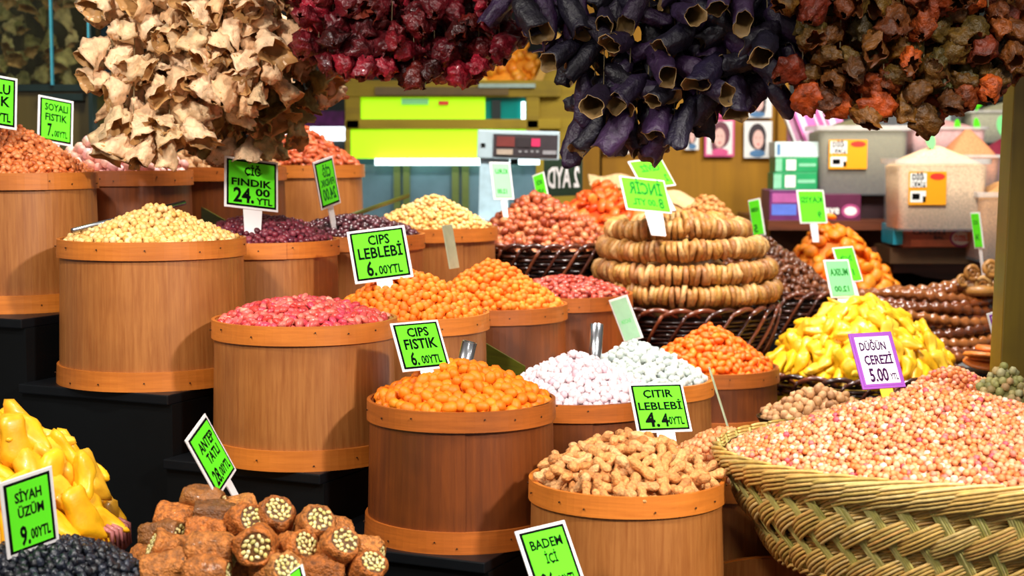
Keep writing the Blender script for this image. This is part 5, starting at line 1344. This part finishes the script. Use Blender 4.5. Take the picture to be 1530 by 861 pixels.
M_binrim = plain('bin_rim', 'D8D4D0', .3); MATS['bin_rim'].node_tree.nodes['Principled BSDF'].inputs['Alpha'].default_value = .6
M_bin = newmat('bin_plastic')[0]; b_ = M_bin.node_tree.nodes['Principled BSDF']; b_.inputs['Base Color'].default_value = (.9, .92, .95, 1); b_.inputs['Alpha'].default_value = .07; b_.inputs['Roughness'].default_value = .2
def spice(name, c, c2): return pile(name, [c, c2], .8, mottle=.35, mscale=160, bs=.8, bscale=200, bdist=.003)
m_orange = plain('sticker_orange', 'F0A010', .4, noise_amt=.02); m_red = plain('sticker_red', 'E03428', .4, noise_amt=.02); m_gold2 = m_orange
def spice_bin(x0, y0, x1, y1, Y, depth, mat, peak, label, sl, pl, sticker=None, apex=.5, binmat=None, rz=0):
    a, b = at(x0, y0, Y), at(x1, y1, Y); w, h = abs(b.x - a.x), abs(a.z - b.z)
    o = empty('spice_bin', ((a.x + b.x) / 2, Y + depth / 2, min(a.z, b.z)), label, 'bin'); o.rotation_euler = (0, 0, R(rz))
    wb = w * .94; t = .004
    def ringr(ww, dd, z, n=5, r=.03):
        p = []
        for (sx, sy, a0) in ((1, 1, 0), (-1, 1, 90), (-1, -1, 180), (1, -1, 270)):
            for i in range(n):
                an = R(a0 + 90 * i / (n - 1)); p.append(((ww / 2 - r) * sx + r * math.cos(an), (dd / 2 - r) * sy + r * math.sin(an), z))
        return p
    L = [ringr(wb, depth * .94, 0), ringr(w - .01, depth - .01, h * .93), ringr(w + .006, depth + .006, h * .935), ringr(w + .006, depth + .006, h), ringr(w - .012, depth - .012, h), ringr(wb - .012, depth * .94 - .012, .006)]
    n = len(L[0]); v = sum(L, []); f = [(i * n + j, i * n + (j + 1) % n, (i + 1) * n + (j + 1) % n, (i + 1) * n + j) for i in range(5) for j in range(n)] + [tuple(range(n - 1, -1, -1)), tuple(range(5 * n, 6 * n))]
    MB().add(v, f).build('tub_wall', binmat or M_bin, o)
    Lr = [ringr(w + .004, depth + .004, h * .93), ringr(w + .009, depth + .009, h * .935), ringr(w + .009, depth + .009, h + .002), ringr(w - .014, depth - .014, h + .002)]
    MB().add(sum(Lr, []), [(i * n + j, i * n + (j + 1) % n, (i + 1) * n + (j + 1) % n, (i + 1) * n + j) for i in range(3) for j in range(n)]).build('rim', M_binrim, o)
    # spice inside, shown as a heaped body
    lay = [ringr(wb - .016, depth * .94 - .016, .008)] + [ringr(w - .022, depth - .022, h * .90)]
    ph = at(765, peak, Y + depth / 2).z - min(a.z, b.z)
    for s in (.85, .65, .45, .25, .08):
        zz = h * .90 + (ph - h * .90) * (1 - s) ** .9
        lay.append([((q[0] * s + (apex - .5) * w * (1 - s)), q[1] * s, zz + .004 * noise.noise(Vector((q[0] * 30, q[1] * 30, s)))) for q in ringr(w - .022, depth - .022, 0)])
    v = sum(lay, []); m = len(lay)
    f = [(i * n + j, i * n + (j + 1) % n, (i + 1) * n + (j + 1) % n, (i + 1) * n + j) for i in range(m - 1) for j in range(n)] + [tuple(range(n - 1, -1, -1)), tuple(range((m - 1) * n, m * n))]
    s_ = MB().add(v, f).build('ground_spice_heap', mat, None, sm=True); s_.location = o.location; s_.rotation_euler = o.rotation_euler
    tag(s_, sl, 'spice', kind='stuff')
    if sticker:
        sx0, sy0, sx1, sy1 = sticker
        st = MB().box((0, 0, 0), ((sx1 - sx0) * w, .0012, (sy1 - sy0) * h)).build('sticker', m_orange, o); st.location = (((sx0 + sx1) / 2 - .5) * w, -depth / 2 - .003, (1 - (sy0 + sy1) / 2) * h)
        sw, sh_ = (sx1 - sx0) * w, (sy1 - sy0) * h
        def sp(x0, y0, x1, y1, mt, nm='print', k=1):
            q = MB().box((0, 0, 0), ((x1 - x0) * sw, .0006, (y1 - y0) * sh_)).build(nm, mt, st); q.location = (((x0 + x1) / 2 - .5) * sw, -.0008 * k, (.5 - (y0 + y1) / 2) * sh_)
        sp(.04, .05, .47, .47, cardw); sp(.08, .30, .44, .47, M_border, k=1.6); sp(.05, .58, .46, .92, cardw); sp(.1, .66, .3, .84, M_border, k=1.6); sp(.38, .74, .46, .92, M_border, k=1.6)
        for s, yy, mt in (('DİĞ', .16, M_border), ('KÖF', .385, cardw)):
            tt = addtext(st, s, mt, 0, 0, .34 * sw, .17 * sh_, 0); tt.location = ((.26 - .5) * sw, -.0024, (.5 - yy) * sh_); tt.rotation_euler = (PI / 2, 0, 0)
        q = disc(st, (.76 - .5) * sw, (.5 - .15) * sh_, .2 * sw, .1 * sh_, m_red, -.0015)
    return o
spice_bin(1222, 188, 1360, 292, 6.55, .30, spice('sp_greybrown', '6E6A48', '8A7C58'), 176, 'clear bin of grey-brown ground spice with an orange sticker', 'grey-brown ground spice heaped in the bin above the maroon carton', None, (.12, .2, .53, .62))
spice_bin(1341, 238, 1480, 346, 6.05, .28, spice('sp_cream', 'E8C498', 'F4D4AC'), 216, 'clear bin of pale cream powder with an orange sticker', 'pale cream powder peaked in the bin right of the grey-brown one', None, (.12, .17, .52, .63))
spice_bin(1464, 288, 1590, 392, 6.0, .28, spice('sp_tan', 'B08048', 'C89058'), 262, 'bin of tan ground spice cut off by the ochre post', 'tan ground spice in the bin by the ochre post', None)
spice_bin(1362, 190, 1478, 235, 6.95, .28, spice('sp_pink', 'D89A9A', 'E8B0A8'), 178, 'rear bin of pinkish pieces with green tags', 'pinkish pieces in the rear bin with green tags', None)
spice_bin(1416, 232, 1500, 288, 6.42, .26, spice('sp_orange', 'D08050', 'DC9464'), 190, 'bin of orange-brown powder behind the cream powder', 'sharp orange-brown powder peak behind the cream powder', None)
spice_bin(1464, 232, 1580, 286, 6.8, .24, spice('sp_red', '7E1430', '98203C'), 198, 'bin of dark red spice next to the ochre post', 'dark crimson spice heap next to the ochre post', None)
spice_bin(1300, 168, 1440, 215, 7.3, .26, spice('sp_black', '161A1C', '222628'), 146, 'rear bin of black spice below the hanging peppers', 'black spice heap below the hanging peppers', None)
spice_bin(1450, 165, 1600, 215, 7.3, .26, spice('sp_sage', 'A8A880', 'B8B490'), 150, 'rearmost bin of sage-coloured spice at the right', 'sage-coloured spice heap at the far right back', None)
# supports behind for the rear bins
for (x0, x1, y, Y, d, lb) in ((1280, 1600, 215, 7.28, .32, 'dark riser under the two rearmost bins'), (1362, 1478, 236, 6.93, .32, 'dark riser under the pinkish bin'), (1418, 1600, 289, 6.40, .66, 'dark riser under the orange-brown and red spice bins')):
    a, b = at(x0, y, Y), at(x1, y, Y); zt = a.z; zl = at(1400, 392, 6.35).z
    o = MB().box((0, 0, -(zt - zl) / 2), (b.x - a.x, d, zt - zl)).build('shelf_riser', plain('riser_dark', '1A1614', .5), None); o.location = ((a.x + b.x) / 2, Y + d / 2, zt); tag(o, lb, 'shelf')
# oval green tags
def oval(px, py, w, h, tilt, Y, label, mat):
    c = at(px, py, Y); s = Y / FPX; n = 20
    mb = MB(); mb.prism([Vector((w * s / 2 * math.cos(2 * PI * i / n), 0, h * s / 2 * math.sin(2 * PI * i / n))) for i in range(n)], (0, .003, 0))
    mb.box((0, .0015, -h * s * .62), (.012, .002, h * s * .5))
    o = mb.build('oval_tag', mat, None); o.location = c; o.rotation_euler = (0, R(tilt), R(20)); tag(o, label, 'tag')
oval(1390, 208, 16, 30, -20, 6.15, 'pale green oval tag standing in the cream powder', M_greenpale)
oval(1431, 191, 11, 26, -6, 6.98, 'dark green oval tag left of the pair in the pinkish bin', M_green)
oval(1460, 189, 11, 26, -10, 6.98, 'dark green oval tag right of the pair in the pinkish bin', M_green)
oval(1499, 188, 22, 32, -14, 6.75, 'large pale green oval tag in the dark red spice', M_greenpale)
oval(1436, 152, 13, 18, -8, 7.3, 'green oval tag in the black spice, left one', M_green)
oval(1463, 152, 13, 18, 14, 7.3, 'green oval tag between the black and the sage spice', M_green)
oval(1506, 236, 8, 18, 0, 6.3, 'thin green tag beside the ochre post', M_green)
# carton with the red-white oval
o, m, w, h, d = box_('carton', 1349, 339, 1452, 370, 6.2, .24, plain('box_brown', 'A85A3C', .4, noise_amt=.25, nscale=10), 'brown-pink carton with an oval white emblem under the cream powder')
face(o, w, h, d, .12, .62, .98, .95, plain('box_salmon', 'D88058', .4)); ftext(o, w, h, d, 'CEVİZLİ', .14, .16, .62, .36, hair); ftext(o, w, h, d, 'BAL', .45, .42, .6, .6, hair)
disc(o, .34 * w, .45 * h, .165 * w, .44 * h, plain('logo_purple', '9A2A6A', .4), -d / 2 - .0025); disc(o, .34 * w, .45 * h, .135 * w, .33 * h, cardw, -d / 2 - .004); ftext(o, w, h, d, 'ÖZELİ', .73, .42, .95, .66, m_red, 6)
o, m, w, h, d = box_('carton', 1335, 336, 1349, 366, 6.18, .2, plain('box_teal', '1E90A8', .4), 'small teal carton left of the emblem carton')
o = slab(1330, 370, 1455, 394, 6.22, .28, plain('brown_ledge', '4E3418', .5)); o.name = 'wooden_block'; tag(o, 'dark brown block under the emblem carton', 'block')
# mint card behind the tags
o = slab(1394, 162, 1420, 184, 7.1, .01, plain('card_greyblue', '9AB0AC', .4)); o.name = 'blank_card'; tag(o, 'grey-blue blank card behind the green tags', 'card')
